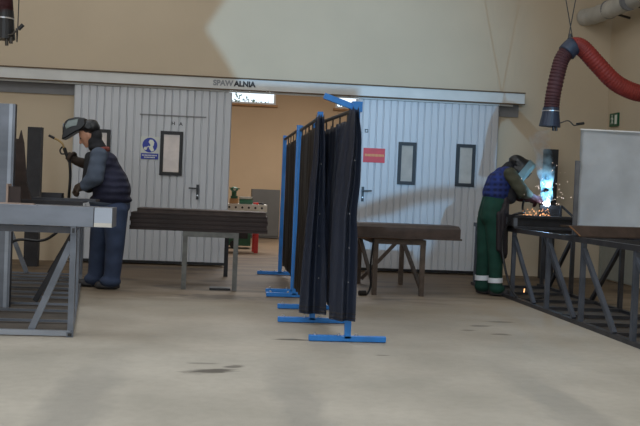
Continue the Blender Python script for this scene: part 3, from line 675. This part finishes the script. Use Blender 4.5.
def screen(P0, P1, label, zt):
    P0, P1 = V(P0), V(P1)
    t = thing('welding_screen', (P0 + P1) / 2, label, 'screen', 'welding screens in the row')
    for p, h in ((P0, zt), (P1, zt)):
        MB().bar(p + V((0, 0, .03)), p + V((0, 0, h)), .05, .05).build('post', M['blue_paint'], t)
        f = MB().span((p.x - .31, p.y - .025, .005), (p.x + .31, p.y + .025, .05)).build('foot', M['blue_paint'], t, bevel=.004)
        for x in (-.26, -.07, .07): MB().cyl((p.x + x, p.y, .05), (p.x + x, p.y, .066), .012).build('bolt', M['zinc'], f)
    MB().cyl(P0 + V((0, 0, zt - .05)), P1 + V((0, 0, zt - .05)), .017).build('curtain_rod', M['rod'], t)
    return t
zt = 1.9
def flap(t, y0, z0, z1, left, right, waves, amp, m, lean=0.0, seed=0, btn=None):
    """free end of a curtain gathered in front of its post: left/right are X positions from top to bottom"""
    rnd = random.Random(seed); ph = rnd.random() * 6; b = MB(); nu, nz = 64, 40; g = []
    def at(tab, v):
        f = v * (len(tab) - 1); k = min(int(f), len(tab) - 2); f -= k; f = f * f * (3 - 2 * f); return tab[k] * (1 - f) + tab[k + 1] * f
    def pt(u, v):
        x = at(left, v) * (1 - u) + at(right, v) * u
        w = math.sin(2 * PI * waves * u + ph + .6 * v) + .4 * math.sin(2 * PI * waves * 2.1 * u + 2 * ph + 1.2 * v) + .25 * math.sin(7 * v + 5 * u)
        return V((x, y0 + lean * v + amp * w + .10 * (1 - u), z1 - (z1 - z0) * v - .03 * (1 - v) ** 8 * abs(math.sin(PI * 3 * u))))
    for i in range(nu + 1): g.append([b.bm.verts.new(pt(i / nu, k / nz)) for k in range(nz + 1)])
    for i in range(nu):
        for k in range(nz): b.bm.faces.new((g[i][k], g[i + 1][k], g[i + 1][k + 1], g[i][k + 1]))
    bmesh.ops.solidify(b.bm, geom=b.bm.faces[:], thickness=.005)
    o = b.build('curtain', M[m], t, smooth=True)
    if btn is not None:
        for v in (.25, .5, .66, .82): MB().ell(pt(btn, v) + V((0, -.008, 0)), (.005, .004, .005)).build('snap_button', M['zinc'], o)
    for v0 in (.965, .985):
        e = MB(); e.sweep([pt(k / 24, v0) + V((0, -.006, 0)) for k in range(25)], .003, 6, 2); e.build('seam', M['rod'], o)
    return o
def hooks(t, P0, P1, z, n):
    P0, P1 = V(P0), V(P1)
    for k in range(n):
        p = P0 + (P1 - P0) * ((k + .5) / n); MB().cyl((p.x, p.y, z - .07), (p.x, p.y, z + .02), .008, seg=8).build('hook', M['rod'], t)
A0, A1 = (1.01, 7.48, 0), (.87, 9.45, 0)
t = screen(A0, A1, 'nearest blue framed welding screen with dark curtain and swing arm', zt)
flap(t, 7.32, .18, 1.865, (.95, .905, .87, .85, .845, .85, .855), (1.005, 1.04, 1.045, 1.03, 1.045, 1.05, 1.05), 1.15, .045, 'curtain', .02, 3, .70)
curtain(t, (.99, 7.62, 0), (.915, 9.35, 0), .18, 1.79, 6, .035, 1, 'curtain', 0, 1, .01, 3); hooks(t, (.99, 7.62, 0), (.88, 9.35, 0), 1.84, 5)
MB().bar((1.02, 7.48, 1.855), (.745, 7.48, 1.945), .04, .045).build('swing_arm', M['blue_paint'], t)
MB().span((.975, 7.445, 1.83), (1.05, 7.515, 1.91)).build('arm_hinge', M['blue_paint'], t)
B0, B1 = (.82, 8.5, 0), (.80, 10.46, 0)
t = screen(B0, B1, 'middle blue framed welding screen with dark flared curtain', zt)
flap(t, 8.33, .10, 1.875, (.775, .765, .74, .72, .70, .69), (.84, .86, .875, .89, .91, .925), 1.05, .04, 'curtain', -.02, 9, .72)
curtain(t, (.82, 8.62, 0), (.80, 10.4, 0), .12, 1.79, 6, .024, 1, 'curtain_brown', 0, 1, .0, 8); hooks(t, (.82, 8.62, 0), (.80, 10.4, 0), 1.84, 5)
C0, C1 = (.81, 10.86, 0), (.79, 13.12, 0)
t = screen(C0, C1, 'farthest blue framed welding screen with brown curtain', zt + .03)
curtain(t, (.84, 10.95, 0), (.82, 13.05, 0), .14, 1.81, 8, .035, 1, 'curtain_brown', 0, 1, .03, 4); hooks(t, (.84, 10.95, 0), (.82, 13.05, 0), 1.87, 5)
MB().bar((.80, 10.9, .42), (.86, 10.6, .36), .03, .03).build('link_bar', M['track'], t)

# ------------------------------------------------------------------ people
def hand(wr, d, n, grow=0.0, curl=1.0, thumb=1):
    wr, d, n = V(wr), V(d).normalized(), V(n); n = (n - d * n.dot(d)).normalized(); s = d.cross(n) * thumb
    P = [('c', wr, .028, wr + d * .03, .03)]
    for k in (-.027, -.009, .009, .027): P.append(('c', wr + d * .02 + s * k * .8, .016, wr + d * .085 + s * k, .014))
    for k, L in ((-.03, .85), (-.01, .97), (.01, 1.0), (.03, .93)):
        p = wr + d * .088 + s * k; a = 0
        for j, ln in enumerate((.042, .028, .022)):
            a += (.75, .85, .6)[j] * curl
            q = p + (d * math.cos(a) + n * math.sin(a)) * ln * L
            P.append(('c', p, .0095 - .001 * j, q, .0088 - .001 * j)); p = q
    p = wr + d * .03 + s * .034; q = p + (d * .55 + s * .5 + n * .55).normalized() * .045; r = q + (d * .65 - s * .1 + n * .75).normalized() * .032
    P += [('c', p, .014, q, .011), ('c', q, .011, r, .0095)]
    if grow: P = [(x[0], x[1], x[2] + grow, x[3], x[4] + grow) for x in P]
    return P

def head(c, f, up, r=1.0):
    """head with brow, nose, mouth, chin and ears; f is where the face looks"""
    c, f = V(c), V(f).normalized(); up = V(up); up = (up - f * up.dot(f)).normalized(); s = f.cross(up)
    R = Matrix((f, s, up)).transposed().to_euler()
    P = [('e', c, (.097, .077, .112), R), ('e', c + f * .018 - up * .055, (.072, .058, .07), R), ('e', c + f * .068 - up * .098, (.024, .028, .02), R)]
    P += [('c', c + f * .092 + up * .005, .011, c + f * .112 - up * .036, .016), ('c', c + f * .083 - up * .066 - s * .018, .0085, c + f * .083 - up * .066 + s * .018, .0085),
          ('c', c + f * .08 + up * .026 - s * .035, .012, c + f * .08 + up * .026 + s * .035, .012)]
    for k in (-1, 1): P.append(('e', c - f * .005 + s * .078 * k - up * .012, (.02, .008, .032), R))
    return P, (c, f, s, up)

# --- left welder, seen from his left, mask flipped up, torch raised
w1 = thing('person', (-1.3, 10.8, 0), 'person in navy vest with raised welding mask holding up a torch at the left', 'person')
HP, (hc, hf, hs_, hu) = head((-1.545, 10.8, 1.70), (-.90, -.12, -.52), (-.45, 0, .85))
wr_l, el_l, sh_l = V((-1.545, 10.53, 1.135)), V((-1.415, 10.50, 1.235)), V((-1.39, 10.58, 1.47))
wr_r, el_r, sh_r = V((-1.70, 11.06, 1.415)), V((-1.51, 11.16, 1.36)), V((-1.40, 11.0, 1.46))
hl = hand(wr_l, (-.85, .35, -.35), (-.3, .4, -.85)); hr = hand(wr_r, (-.9, -.25, .5), (.2, -.95, .1), curl=1.15)
body = [('e', (-1.27, 10.8, .96), (.14, .17, .13)), ('e', (-1.285, 10.8, 1.13), (.13, .16, .16)), ('e', (-1.34, 10.8, 1.34), (.13, .18, .19)), ('c', (-1.40, 10.8, 1.49), .062, (-1.5, 10.8, 1.62), .056),
        ('c', (-1.38, 10.62, 1.47), .07, (-1.38, 10.98, 1.47), .07),
        ('c', (-1.25, 10.72, .92), .1, (-1.19, 10.71, .52), .066), ('c', (-1.19, 10.71, .52), .06, (-1.215, 10.72, .1), .045),
        ('c', (-1.29, 10.89, .92), .1, (-1.39, 10.91, .52), .066), ('c', (-1.39, 10.91, .52), .06, (-1.43, 10.93, .1), .045),
        ('c', (-1.2, 10.72, .06), .045, (-1.34, 10.71, .045), .04), ('c', (-1.42, 10.93, .06), .045, (-1.56, 10.92, .045), .04),
        ('c', sh_l, .06, el_l, .046), ('c', el_l, .045, wr_l, .03), ('c', sh_r, .06, el_r, .046), ('c', el_r, .045, wr_r, .03)] + HP + hl + hr
blob('body', body, M['skin'], w1, .0085, 3)
blob('trousers', [('e', (-1.275, 10.8, .93), (.225, .20, .13)), ('c', (-1.21, 10.715, .88), .145, (-1.195, 10.71, .5), .105), ('c', (-1.195, 10.71, .5), .105, (-1.22, 10.72, .11), .092), ('e', (-1.235, 10.715, .09), (.12, .1, .075)),
                  ('c', (-1.34, 10.885, .88), .15, (-1.395, 10.91, .5), .11), ('c', (-1.395, 10.91, .5), .105, (-1.425, 10.925, .11), .09), ('e', (-1.44, 10.925, .09), (.115, .1, .075))], M['trouser'], w1, .011, 5)
blob('shoe', [('c', (-1.18, 10.72, .055), .052, (-1.36, 10.71, .045), .043), ('e', (-1.27, 10.715, .028), (.15, .055, .026))], M['shoe'], w1, .009)
blob('shoe', [('c', (-1.41, 10.93, .055), .052, (-1.585, 10.92, .045), .043), ('e', (-1.5, 10.925, .028), (.15, .055, .026))], M['shoe'], w1, .009)
blob('shirt', [('e', (-1.28, 10.8, .955), (.232, .215, .055)), ('c', sh_l, .09, el_l, .098), ('c', el_l, .098, wr_l + V((.02, 0, .005)), .062), ('e', sh_l, (.1, .09, .1))], M['shirt'], w1, .011, 4)
blob('far_sleeve', [('c', sh_r, .085, el_r, .07), ('c', el_r, .072, wr_r, .052)], M['leather'], w1, .011, 4)
blob('vest', [('c', (-1.262, 10.74, 1.10), .207, (-1.285, 10.74, 1.18), .20), ('e', (-1.268, 10.8, 1.0), (.237, .24, .07)), ('c', (-1.262, 10.86, 1.10), .207, (-1.285, 10.86, 1.18), .20), ('c', (-1.285, 10.74, 1.18), .20, (-1.345, 10.72, 1.40), .135), ('c', (-1.285, 10.86, 1.18), .20, (-1.345, 10.88, 1.40), .135), ('c', (-1.345, 10.66, 1.40), .12, (-1.345, 10.94, 1.40), .12), ('c', (-1.375, 10.64, 1.48), .075, (-1.375, 10.96, 1.48), .075)], M['navy'], w1, .011, 8)
blob('collar', [('c', (-1.345, 10.66, 1.545), .035, (-1.40, 10.62, 1.535), .03), ('c', (-1.40, 10.62, 1.535), .028, (-1.47, 10.66, 1.50), .026), ('c', (-1.345, 10.66, 1.545), .035, (-1.33, 10.85, 1.56), .03)], M['red_collar'], w1, .009)
blob('jacket_front', [('c', (-1.50, 10.70, 1.46), .06, (-1.505, 10.68, 1.16), .075), ('c', (-1.49, 10.86, 1.46), .065, (-1.51, 10.86, 1.14), .075), ('c', (-1.505, 10.78, 1.46), .064, (-1.512, 10.77, 1.14), .08), ('e', (-1.49, 10.77, 1.3), (.075, .15, .2))], M['dark_cloth'], w1, .011)
blob('scarf', [('c', (-1.415, 10.8, 1.545), .088, (-1.475, 10.8, 1.64), .085), ('e', (-1.455, 10.8, 1.70), (.068, .088, .085)), ('e', (-1.44, 10.8, 1.57), (.1, .11, .06))], M['dark_cloth'], w1, .01)
blob('hair', [('e', hc - hf * .022 + hu * .035, (.088, .082, .085))], M['hair'], w1, .009)
blob('glove', [(x[0], x[1], x[2] + .008, x[3], x[4] + .008) for x in hl] + [('c', wr_l, .05, wr_l + V((-.05, .02, -.02)), .045)], M['leather'], w1, .007, 2)
blob('glove', [(x[0], x[1], x[2] + .009, x[3], x[4] + .009) for x in hr] + [('c', wr_r + V((.05, .03, -.015)), .055, wr_r, .048)], M['leather'], w1, .007, 2)
for k in (-1, 1):
    e = hc + hf * .083 + hs_ * .032 * k + hu * .004
    MB().ell(e, (.011, .011, .009)).build('eye', M['black'], w1, smooth=True)
# welding helmet pushed up: headband, crown and a deep shield pointing forward
hel = blob('helmet', [('e', (-1.545, 10.8, 1.805), (.115, .112, .07), (0, -.35, 0)), ('e', (-1.50, 10.8, 1.79), (.085, .105, .07))], M['helmet'], w1, .01)
b = MB()
def ring(pts, yy): return [b.bm.verts.new((x, y, z)) for (x, z), y in zip(pts, yy)]
prof = [(-1.565, 1.885), (-1.66, 1.895), (-1.755, 1.865), (-1.79, 1.83), (-1.80, 1.745), (-1.815, 1.635), (-1.765, 1.66), (-1.68, 1.72), (-1.60, 1.765), (-1.56, 1.81)]
A1 = [b.bm.verts.new((x, 10.685, z)) for x, z in prof]; B1 = [b.bm.verts.new((x, 10.915, z)) for x, z in prof]
b.bm.faces.new(A1); b.bm.faces.new(B1[::-1])
for i in range(len(prof)): b.bm.faces.new((A1[i], B1[i], B1[(i + 1) % 10], A1[(i + 1) % 10]))
b.build('mask_shield', M['helmet'], hel, bevel=.012)
MB().prism([(-1.64, 1.872), (-1.745, 1.846), (-1.778, 1.79), (-1.765, 1.755), (-1.70, 1.79), (-1.655, 1.80)], 'Y', 10.677, 10.69).build('side_window', M['visor_clear'], hel)
MB().span((-1.812, 10.73, 1.71), (-1.795, 10.87, 1.82)).build('visor', M['visor'], hel)
MB().cyl((-1.53, 10.675, 1.80), (-1.53, 10.70, 1.80), .03).build('adjuster_knob', M['black'], hel)
# torch in the raised hand
o = thing('welding_torch', (-1.79, 11.0, 1.42), 'brass necked welding torch held up in the left worker\'s gloved hand', 'torch', 'welding torches')
MB().sweep([(-1.765, 10.99, 1.40), (-1.80, 10.985, 1.48), (-1.83, 10.985, 1.555)], .02, 12).build('torch_grip', M['black'], o)
MB().sweep([(-1.83, 10.985, 1.55), (-1.85, 10.985, 1.60), (-1.89, 10.985, 1.635), (-1.95, 10.985, 1.665)], .011, 10).build('swan_neck', M['brass'], o)
MB().cyl((-1.94, 10.985, 1.66), (-2.005, 10.985, 1.69), .016, .013).build('nozzle', M['black'], o)
MB().sweep([(-1.85, 10.985, 1.57), (-1.875, 10.985, 1.53), (-1.86, 10.985, 1.49), (-1.82, 10.985, 1.49)], .009, 8).build('trigger', M['black'], o)
MB().sweep([(-1.765, 10.99, 1.40), (-1.755, 11.0, 1.25), (-1.765, 11.02, 1.05), (-1.79, 11.1, .85), (-1.85, 11.1, .66), (-1.95, 11.1, .55), (-2.08, 11.1, .49), (-2.4, 11.1, .46), (-2.62, 11.1, .06)], .016, 10).build('torch_hose', M['black'], o, smooth=True)

# --- right welder, seen from his right, bent over the work, mask down
w2 = thing('person', (3.25, 11.33, 0), 'person in green overalls and blue plaid vest bending over the welding arc', 'person')
HP, (hc, hf, hs_, hu) = head((3.525, 11.33, 1.575), (.76, -.2, -.60), (.62, 0, .78))
wr_r, el_r, sh_r = V((3.70, 11.10, 1.20)), V((3.53, 11.03, 1.275)), V((3.39, 11.13, 1.485))
wr_l, el_l, sh_l = V((3.68, 11.33, 1.20)), V((3.58, 11.55, 1.24)), V((3.39, 11.53, 1.485))
hr = hand(wr_r, (.9, .05, -.25), (.1, .75, -.6)); hl = hand(wr_l, (.85, -.4, -.25), (-.2, -.6, -.7), thumb=-1)
body = [('e', (3.24, 11.33, .98), (.13, .165, .13)), ('e', (3.265, 11.33, 1.14), (.12, .155, .15)), ('e', (3.34, 11.33, 1.34), (.13, .17, .18)), ('c', (3.40, 11.33, 1.47), .06, (3.47, 11.33, 1.53), .056),
        ('c', (3.38, 11.16, 1.48), .066, (3.38, 11.5, 1.48), .066),
        ('c', (3.23, 11.24, .93), .095, (3.285, 11.24, .52), .062), ('c', (3.285, 11.24, .52), .058, (3.30, 11.24, .1), .043),
        ('c', (3.21, 11.42, .93), .095, (3.20, 11.43, .52), .062), ('c', (3.20, 11.43, .52), .058, (3.19, 11.43, .1), .043),
        ('c', (3.29, 11.24, .06), .043, (3.42, 11.22, .045), .038), ('c', (3.18, 11.43, .06), .043, (3.31, 11.42, .045), .038),
        ('c', sh_r, .058, el_r, .045), ('c', el_r, .044, wr_r, .03), ('c', sh_l, .058, el_l, .045), ('c', el_l, .044, wr_l, .03)] + HP + hl + hr
blob('body', body, M['skin'], w2, .0085, 3)
blob('overalls', [('c', (3.25, 11.27, .98), .16, (3.275, 11.28, 1.16), .145), ('c', (3.25, 11.39, .98), .16, (3.275, 11.38, 1.16), .145), ('c', (3.26, 11.24, .92), .125, (3.29, 11.24, .5), .092), ('c', (3.29, 11.24, .5), .09, (3.305, 11.24, .11), .082),
                  ('c', (3.215, 11.42, .92), .125, (3.20, 11.43, .5), .092), ('c', (3.20, 11.43, .5), .09, (3.185, 11.43, .11), .082), ('e', (3.32, 11.235, .09), (.1, .09, .07)), ('e', (3.195, 11.43, .09), (.1, .09, .07))], M['green'], w2, .011, 4)
for x, y in ((3.302, 11.24), (3.187, 11.43)):
    MB().cyl((x, y, .165 + (.01 if y > 11.3 else 0)), (x - .002, y, .225 + (.01 if y > 11.3 else 0)), .0905, .0905, 24).build('reflective_band', M['reflect'], w2, smooth=False)
blob('shoe', [('c', (3.27, 11.24, .055), .05, (3.44, 11.22, .045), .042), ('e', (3.36, 11.23, .028), (.14, .052, .026))], M['shoe'], w2, .009)
blob('shoe', [('c', (3.16, 11.43, .055), .05, (3.33, 11.42, .045), .042), ('e', (3.25, 11.425, .028), (.14, .052, .026))], M['shoe'], w2, .009)
blob('leather_apron', [('c', (3.365, 11.19, 1.17), .05, (3.365, 11.19, .84), .05), ('c', (3.365, 11.19, .84), .05, (3.365, 11.19, .50), .052), ('c', (3.365, 11.3, 1.17), .05, (3.365, 11.3, .50), .052), ('c', (3.365, 11.4, 1.17), .05, (3.365, 11.4, .52), .05), ('c', (3.35, 11.15, 1.1), .045, (3.36, 11.13, .53), .045), ('c', (3.32, 11.125, 1.04), .038, (3.33, 11.12, .55), .036), ('c', (3.27, 11.115, 1.0), .034, (3.29, 11.125, .58), .034)], M['apron'], w2, .011, 3)
blob('vest', [('c', (3.285, 11.28, 1.25), .155, (3.325, 11.27, 1.38), .15), ('c', (3.285, 11.38, 1.25), .155, (3.325, 11.39, 1.38), .15), ('c', (3.325, 11.27, 1.38), .15, (3.375, 11.25, 1.475), .105), ('c', (3.325, 11.39, 1.38), .15, (3.375, 11.41, 1.475), .105), ('c', (3.385, 11.16, 1.49), .075, (3.385, 11.5, 1.49), .075)], M['plaid'], w2, .011, 8)
blob('chest_front', [('c', (3.44, 11.22, 1.38), .07, (3.43, 11.22, 1.2), .08), ('c', (3.44, 11.42, 1.38), .07, (3.43, 11.42, 1.2), .08)], M['dark_cloth'], w2, .011)
blob('sleeve', [('c', sh_r, .082, el_r, .078), ('c', el_r, .076, wr_r - V((.06, 0, -.02)), .056)], M['olive'], w2, .011, 4)
blob('sleeve', [('c', sh_l, .082, el_l, .072), ('c', el_l, .07, wr_l - V((.06, -.06, -.02)), .052)], M['olive'], w2, .011, 4)
blob('glove', [(x[0], x[1], x[2] + .009, x[3], x[4] + .009) for x in hr] + [('c', wr_r - V((.11, 0.02, -.035)), .066, wr_r, .046)], M['red_glove'], w2, .007, 2)
blob('glove', [(x[0], x[1], x[2] + .009, x[3], x[4] + .009) for x in hl] + [('c', wr_l - V((.07, -.1, -.02)), .062, wr_l, .046)], M['red_glove'], w2, .007, 2)
blob('neck_cloth', [('c', (3.40, 11.33, 1.525), .08, (3.435, 11.33, 1.575), .07)], M['dark_cloth'], w2, .01)
R = Matrix((hf, hf.cross(hu) * -1, hu)).transposed()
if R.determinant() < 0: R = Matrix((hf, hf.cross(hu), hu)).transposed()
Rm = Matrix((hf, hu.cross(hf), hu)).transposed()
RE = Rm.to_euler()
for k in (-1, 1): MB().ell(hc + hf * .083 + hs_ * .032 * k + hu * .004, (.011,) * 3).build('eye', M['black'], w2, smooth=True)
hel = blob('helmet', [('e', hc - hf * .0 + hu * .05, (.14, .122, .10), RE), ('e', hc + hf * .065 + hu * .03, (.10, .125, .135), RE), ('e', hc + hf * .075 - hu * .085, (.085, .112, .14), RE), ('e', hc + hf * .05 - hu * .02, (.11, .122, .10), RE)], M['helmet'], w2, .01, 4)
def fr(u, s, v): return hc + hf * u + (hu.cross(hf)) * s + hu * v
# shield: curved plate in front of the face
b = MB(); prof = [(-.128, .06), (-.112, .13), (-.07, .168), (.07, .168), (.112, .13), (.128, .06)]; rows = []
for v, k in ((.16, .80), (.13, .94), (.05, 1), (-.10, 1), (-.18, .95), (-.23, .8)):
    rows.append([b.bm.verts.new(fr(.005 + f_ * (1 if -.2 < v < .15 else .93), s_ * k, v)) for s_, f_ in prof])
for i in range(5):
    for k in range(5): b.bm.faces.new((rows[i][k], rows[i][k + 1], rows[i + 1][k + 1], rows[i + 1][k]))
bmesh.ops.solidify(b.bm, geom=b.bm.faces[:], thickness=.008)
b.build('mask_shield', M['helmet_rim'], hel)
b = MB(); q = [fr(.188, s_, v) for s_, v in ((-.052, .055), (.052, .055), (.052, -.02), (-.052, -.02))]; q2 = [p - hf * .012 for p in q]
vs = [b.bm.verts.new(p) for p in q + q2]; b.bm.faces.new(vs[:4]); b.bm.faces.new(vs[4:][::-1])
for i in range(4): b.bm.faces.new((vs[i], vs[4 + i], vs[4 + (i + 1) % 4], vs[(i + 1) % 4]))
b.build('visor', M['visor'], hel)
for k in (-1, 1): MB().cyl(fr(-.01, .125 * k, .03), fr(-.01, .105 * k, .03), .03).build('adjuster_knob', M['black'], hel)
MB().sweep([fr(-.118, .04, .03), fr(-.128, 0, .03), fr(-.118, -.04, .03), fr(-.05, -.112, .03)], .012, 8).build('headband', M['black'], hel)
# torch, hose, arc, sparks, smoke
ARC = V((3.815, 10.99, 1.14))
o = thing('welding_torch', (3.77, 11.1, 1.15), 'black welding gun in the bending worker\'s gloves pointing at the arc', 'torch', 'welding torches')
MB().sweep([(3.70, 11.22, 1.21), (3.77, 11.16, 1.195), (3.82, 11.11, 1.18)], .018, 10).build('torch_grip', M['black'], o)
MB().sweep([(3.82, 11.11, 1.18), (3.84, 11.07, 1.175), (3.833, 11.03, 1.16)], .009, 8).build('swan_neck', M['brass'], o)
MB().sweep([(3.70, 11.22, 1.21), (3.62, 11.24, 1.19), (3.56, 11.12, 1.08), (3.52, 10.92, 1.025), (3.44, 10.9, 1.02), (3.36, 10.95, .95), (3.30, 11.02, .6), (3.42, 10.8, .06), (3.8, 10.75, .06)], .014, 10).build('torch_hose', M['black'], o, smooth=True)
tag(MB().ell(ARC, (.035, .025, .022)).ell(ARC + V((-.03, 0, .012)), (.02, .015, .015)).ell(ARC + V((.01, 0, .035)), (.014, .012, .03)).build('arc_flash', M['arc'], base=tuple(ARC - V((0, 0, .02))), smooth=True), 'dazzling blue white welding arc on the steel block', 'welding arc')
def sparks(name, n, m, gen, label):
    b = MB()
    for i in range(n):
        p, r = gen(); d = (p - ARC).normalized()
        b.ell(p, (r, r, r * random.uniform(1, 2.2)), (random.random(), random.random(), 0), 1)
    o = tag(b.build(name, m, base=(3.7, 10.95, 1.0)), label, 'sparks'); o['kind'] = 'stuff'; return o
sparks('welding_sparks', 90, M['spark'], lambda: (V((random.uniform(3.48, 3.80), random.uniform(10.76, 11.0), 1.008 + random.random() ** 2 * .08)), random.uniform(.0015, .0045)), 'orange sparks scattered over the girder below the arc')
sparks('flying_sparks', 60, M['spark_white'], lambda: (ARC + V((random.gauss(-.02, .11), random.gauss(0, .08), abs(random.gauss(.1, .22)))), random.uniform(.0018, .0048)), 'pale sparks flying up around the welding smoke')
tag(MB().bar((3.52, 10.8, .10), (3.525, 10.8, .145), .01, .01).build('falling_spark', M['spark'], base=(3.52, 10.8, .1)), 'single orange spark falling below the right table', 'spark')
sm = bpy.data.materials.new('welding smoke'); sm.use_nodes = True; nt = sm.node_tree
for x in list(nt.nodes):
    if x.type != 'OUTPUT_MATERIAL': nt.nodes.remove(x)
out = nt.nodes[0]; vs_ = nt.nodes.new('ShaderNodeVolumeScatter'); vs_.inputs['Color'].default_value = (.5, .8, 1, 1)
tc = nt.nodes.new('ShaderNodeTexCoord'); nz = nt.nodes.new('ShaderNodeTexNoise'); nz.inputs['Scale'].default_value = 9; nz.inputs['Detail'].default_value = 4
mr = nt.nodes.new('ShaderNodeMapRange'); mr.inputs[1].default_value = .42; mr.inputs[2].default_value = .72; mr.inputs[3].default_value = 0.0; mr.inputs[4].default_value = 24
nt.links.new(tc.outputs['Object'], nz.inputs['Vector']); nt.links.new(nz.outputs['Fac'], mr.inputs[0]); sx = nt.nodes.new('ShaderNodeSeparateXYZ'); nt.links.new(tc.outputs['Object'], sx.inputs[0])
m2 = nt.nodes.new('ShaderNodeMapRange'); m2.inputs[1].default_value = .05; m2.inputs[2].default_value = .75; m2.inputs[3].default_value = 1.0; m2.inputs[4].default_value = .16; nt.links.new(sx.outputs['Z'], m2.inputs[0])
mm = nt.nodes.new('ShaderNodeMath'); mm.operation = 'MULTIPLY'; nt.links.new(mr.outputs[0], mm.inputs[0]); nt.links.new(m2.outputs[0], mm.inputs[1]); nt.links.new(mm.outputs[0], vs_.inputs['Density']); nt.links.new(vs_.outputs[0], out.inputs['Volume'])
o = tag(MB().sweep([(3.815, 11.0, 1.16), (3.81, 11.02, 1.3), (3.80, 11.03, 1.5), (3.76, 11.05, 1.75), (3.70, 11.08, 2.0)], lambda t: .045 + .085 * t ** .7 + .012 * math.sin(14 * t), 20, 8).build('welding_smoke', sm, base=(3.8, 11.0, 1.15), smooth=True), 'bluish smoke rising from the welding arc', 'smoke')
o['kind'] = 'stuff'

# ------------------------------------------------------------------ light
def area(name, loc, target, sx, sy, power, col):
    l = bpy.data.lights.new(name, 'AREA'); l.shape = 'RECTANGLE'; l.size = sx; l.size_y = sy; l.energy = power; l.color = col
    o = bpy.data.objects.new(name, l); C.objects.link(o); o.location = loc
    o.rotation_euler = (V(target) - V(loc)).to_track_quat('-Z', 'Y').to_euler(); return o
for x, y, p in ((-3.5, 1.5, 1.05), (1.5, 1.5, 1.05), (-3.5, 7.5, .7), (1.5, 7.5, .5), (-2.5, 12.0, .3), (2.0, 12.0, .15)):
    area('hall_fill', (x, y, 6.5), (x, y, 0), 2.4, 2.4, 150 * p, (.90, .95, 1.0))  # unseen area lamps added under the ceiling for ambient light
area('front_fill', (-2.0, -4.6, 2.6), (0, 10, 1.8), 6, 4, 250, (.76, .88, 1.0))  # unseen area lamp added for cool light from the front; no gate is built
area('room_fill', (1.5, 19, 4.1), (1.5, 19, 0), 3, 2, 260, (1, .97, .95))  # area lamp added to brighten the room behind
sp = bpy.data.lights.new('patch_spot', 'SPOT'); sp.energy = 44000; sp.color = (.27, .56, .88); sp.shadow_soft_size = .1  # spot added far outside to throw the light patch on the back wall
o = bpy.data.objects.new('patch_spot', sp); C.objects.link(o); o.location = LAMP
tgt = V((1.2, YW, 2.7)); o.rotation_euler = (tgt - LAMP).to_track_quat('-Z', 'Y').to_euler()
sp.spot_size = 2 * math.atan(4.1 / 44.6); sp.spot_blend = 1.0
pl = bpy.data.lights.new('arc_light', 'POINT'); pl.energy = 9; pl.color = (.26, .62, 1.0); pl.shadow_soft_size = .03
o = bpy.data.objects.new('arc_light', pl); C.objects.link(o); o.location = ARC + V((.0, -.0, .21))

wd = bpy.data.worlds.new('sky'); bpy.context.scene.world = wd; wd.use_nodes = True
wd.node_tree.nodes['Background'].inputs[0].default_value = (.86, .94, 1, 1); wd.node_tree.nodes['Background'].inputs[1].default_value = 1.6

# ------------------------------------------------------------------ camera
psi = math.atan(.1004); th = math.atan(23 / 950); r = .0411
F = V((math.sin(psi) * math.cos(th), math.cos(psi) * math.cos(th), -math.sin(th))); Rr = V((math.cos(psi), -math.sin(psi), 0)); U = Rr.cross(F)
R2 = Rr * math.cos(r) + U * math.sin(r); U2 = U * math.cos(r) - Rr * math.sin(r)
cam = bpy.data.cameras.new('camera'); cam.sensor_width = 36; cam.lens = 36 * 950 / 640; cam.clip_end = 200
co = bpy.data.objects.new('camera', cam); C.objects.link(co)
m = Matrix((R2, U2, -F)).transposed().to_4x4(); m.translation = V((0, 0, 1.2)); co.matrix_world = m
sc = bpy.context.scene; sc.camera = co
sc.view_settings.view_transform = 'Standard'; sc.view_settings.look = 'None'; sc.view_settings.gamma = 1; sc.view_settings.exposure = 0.0
for o in bpy.data.objects:
    if '_b' in o: del o['_b']
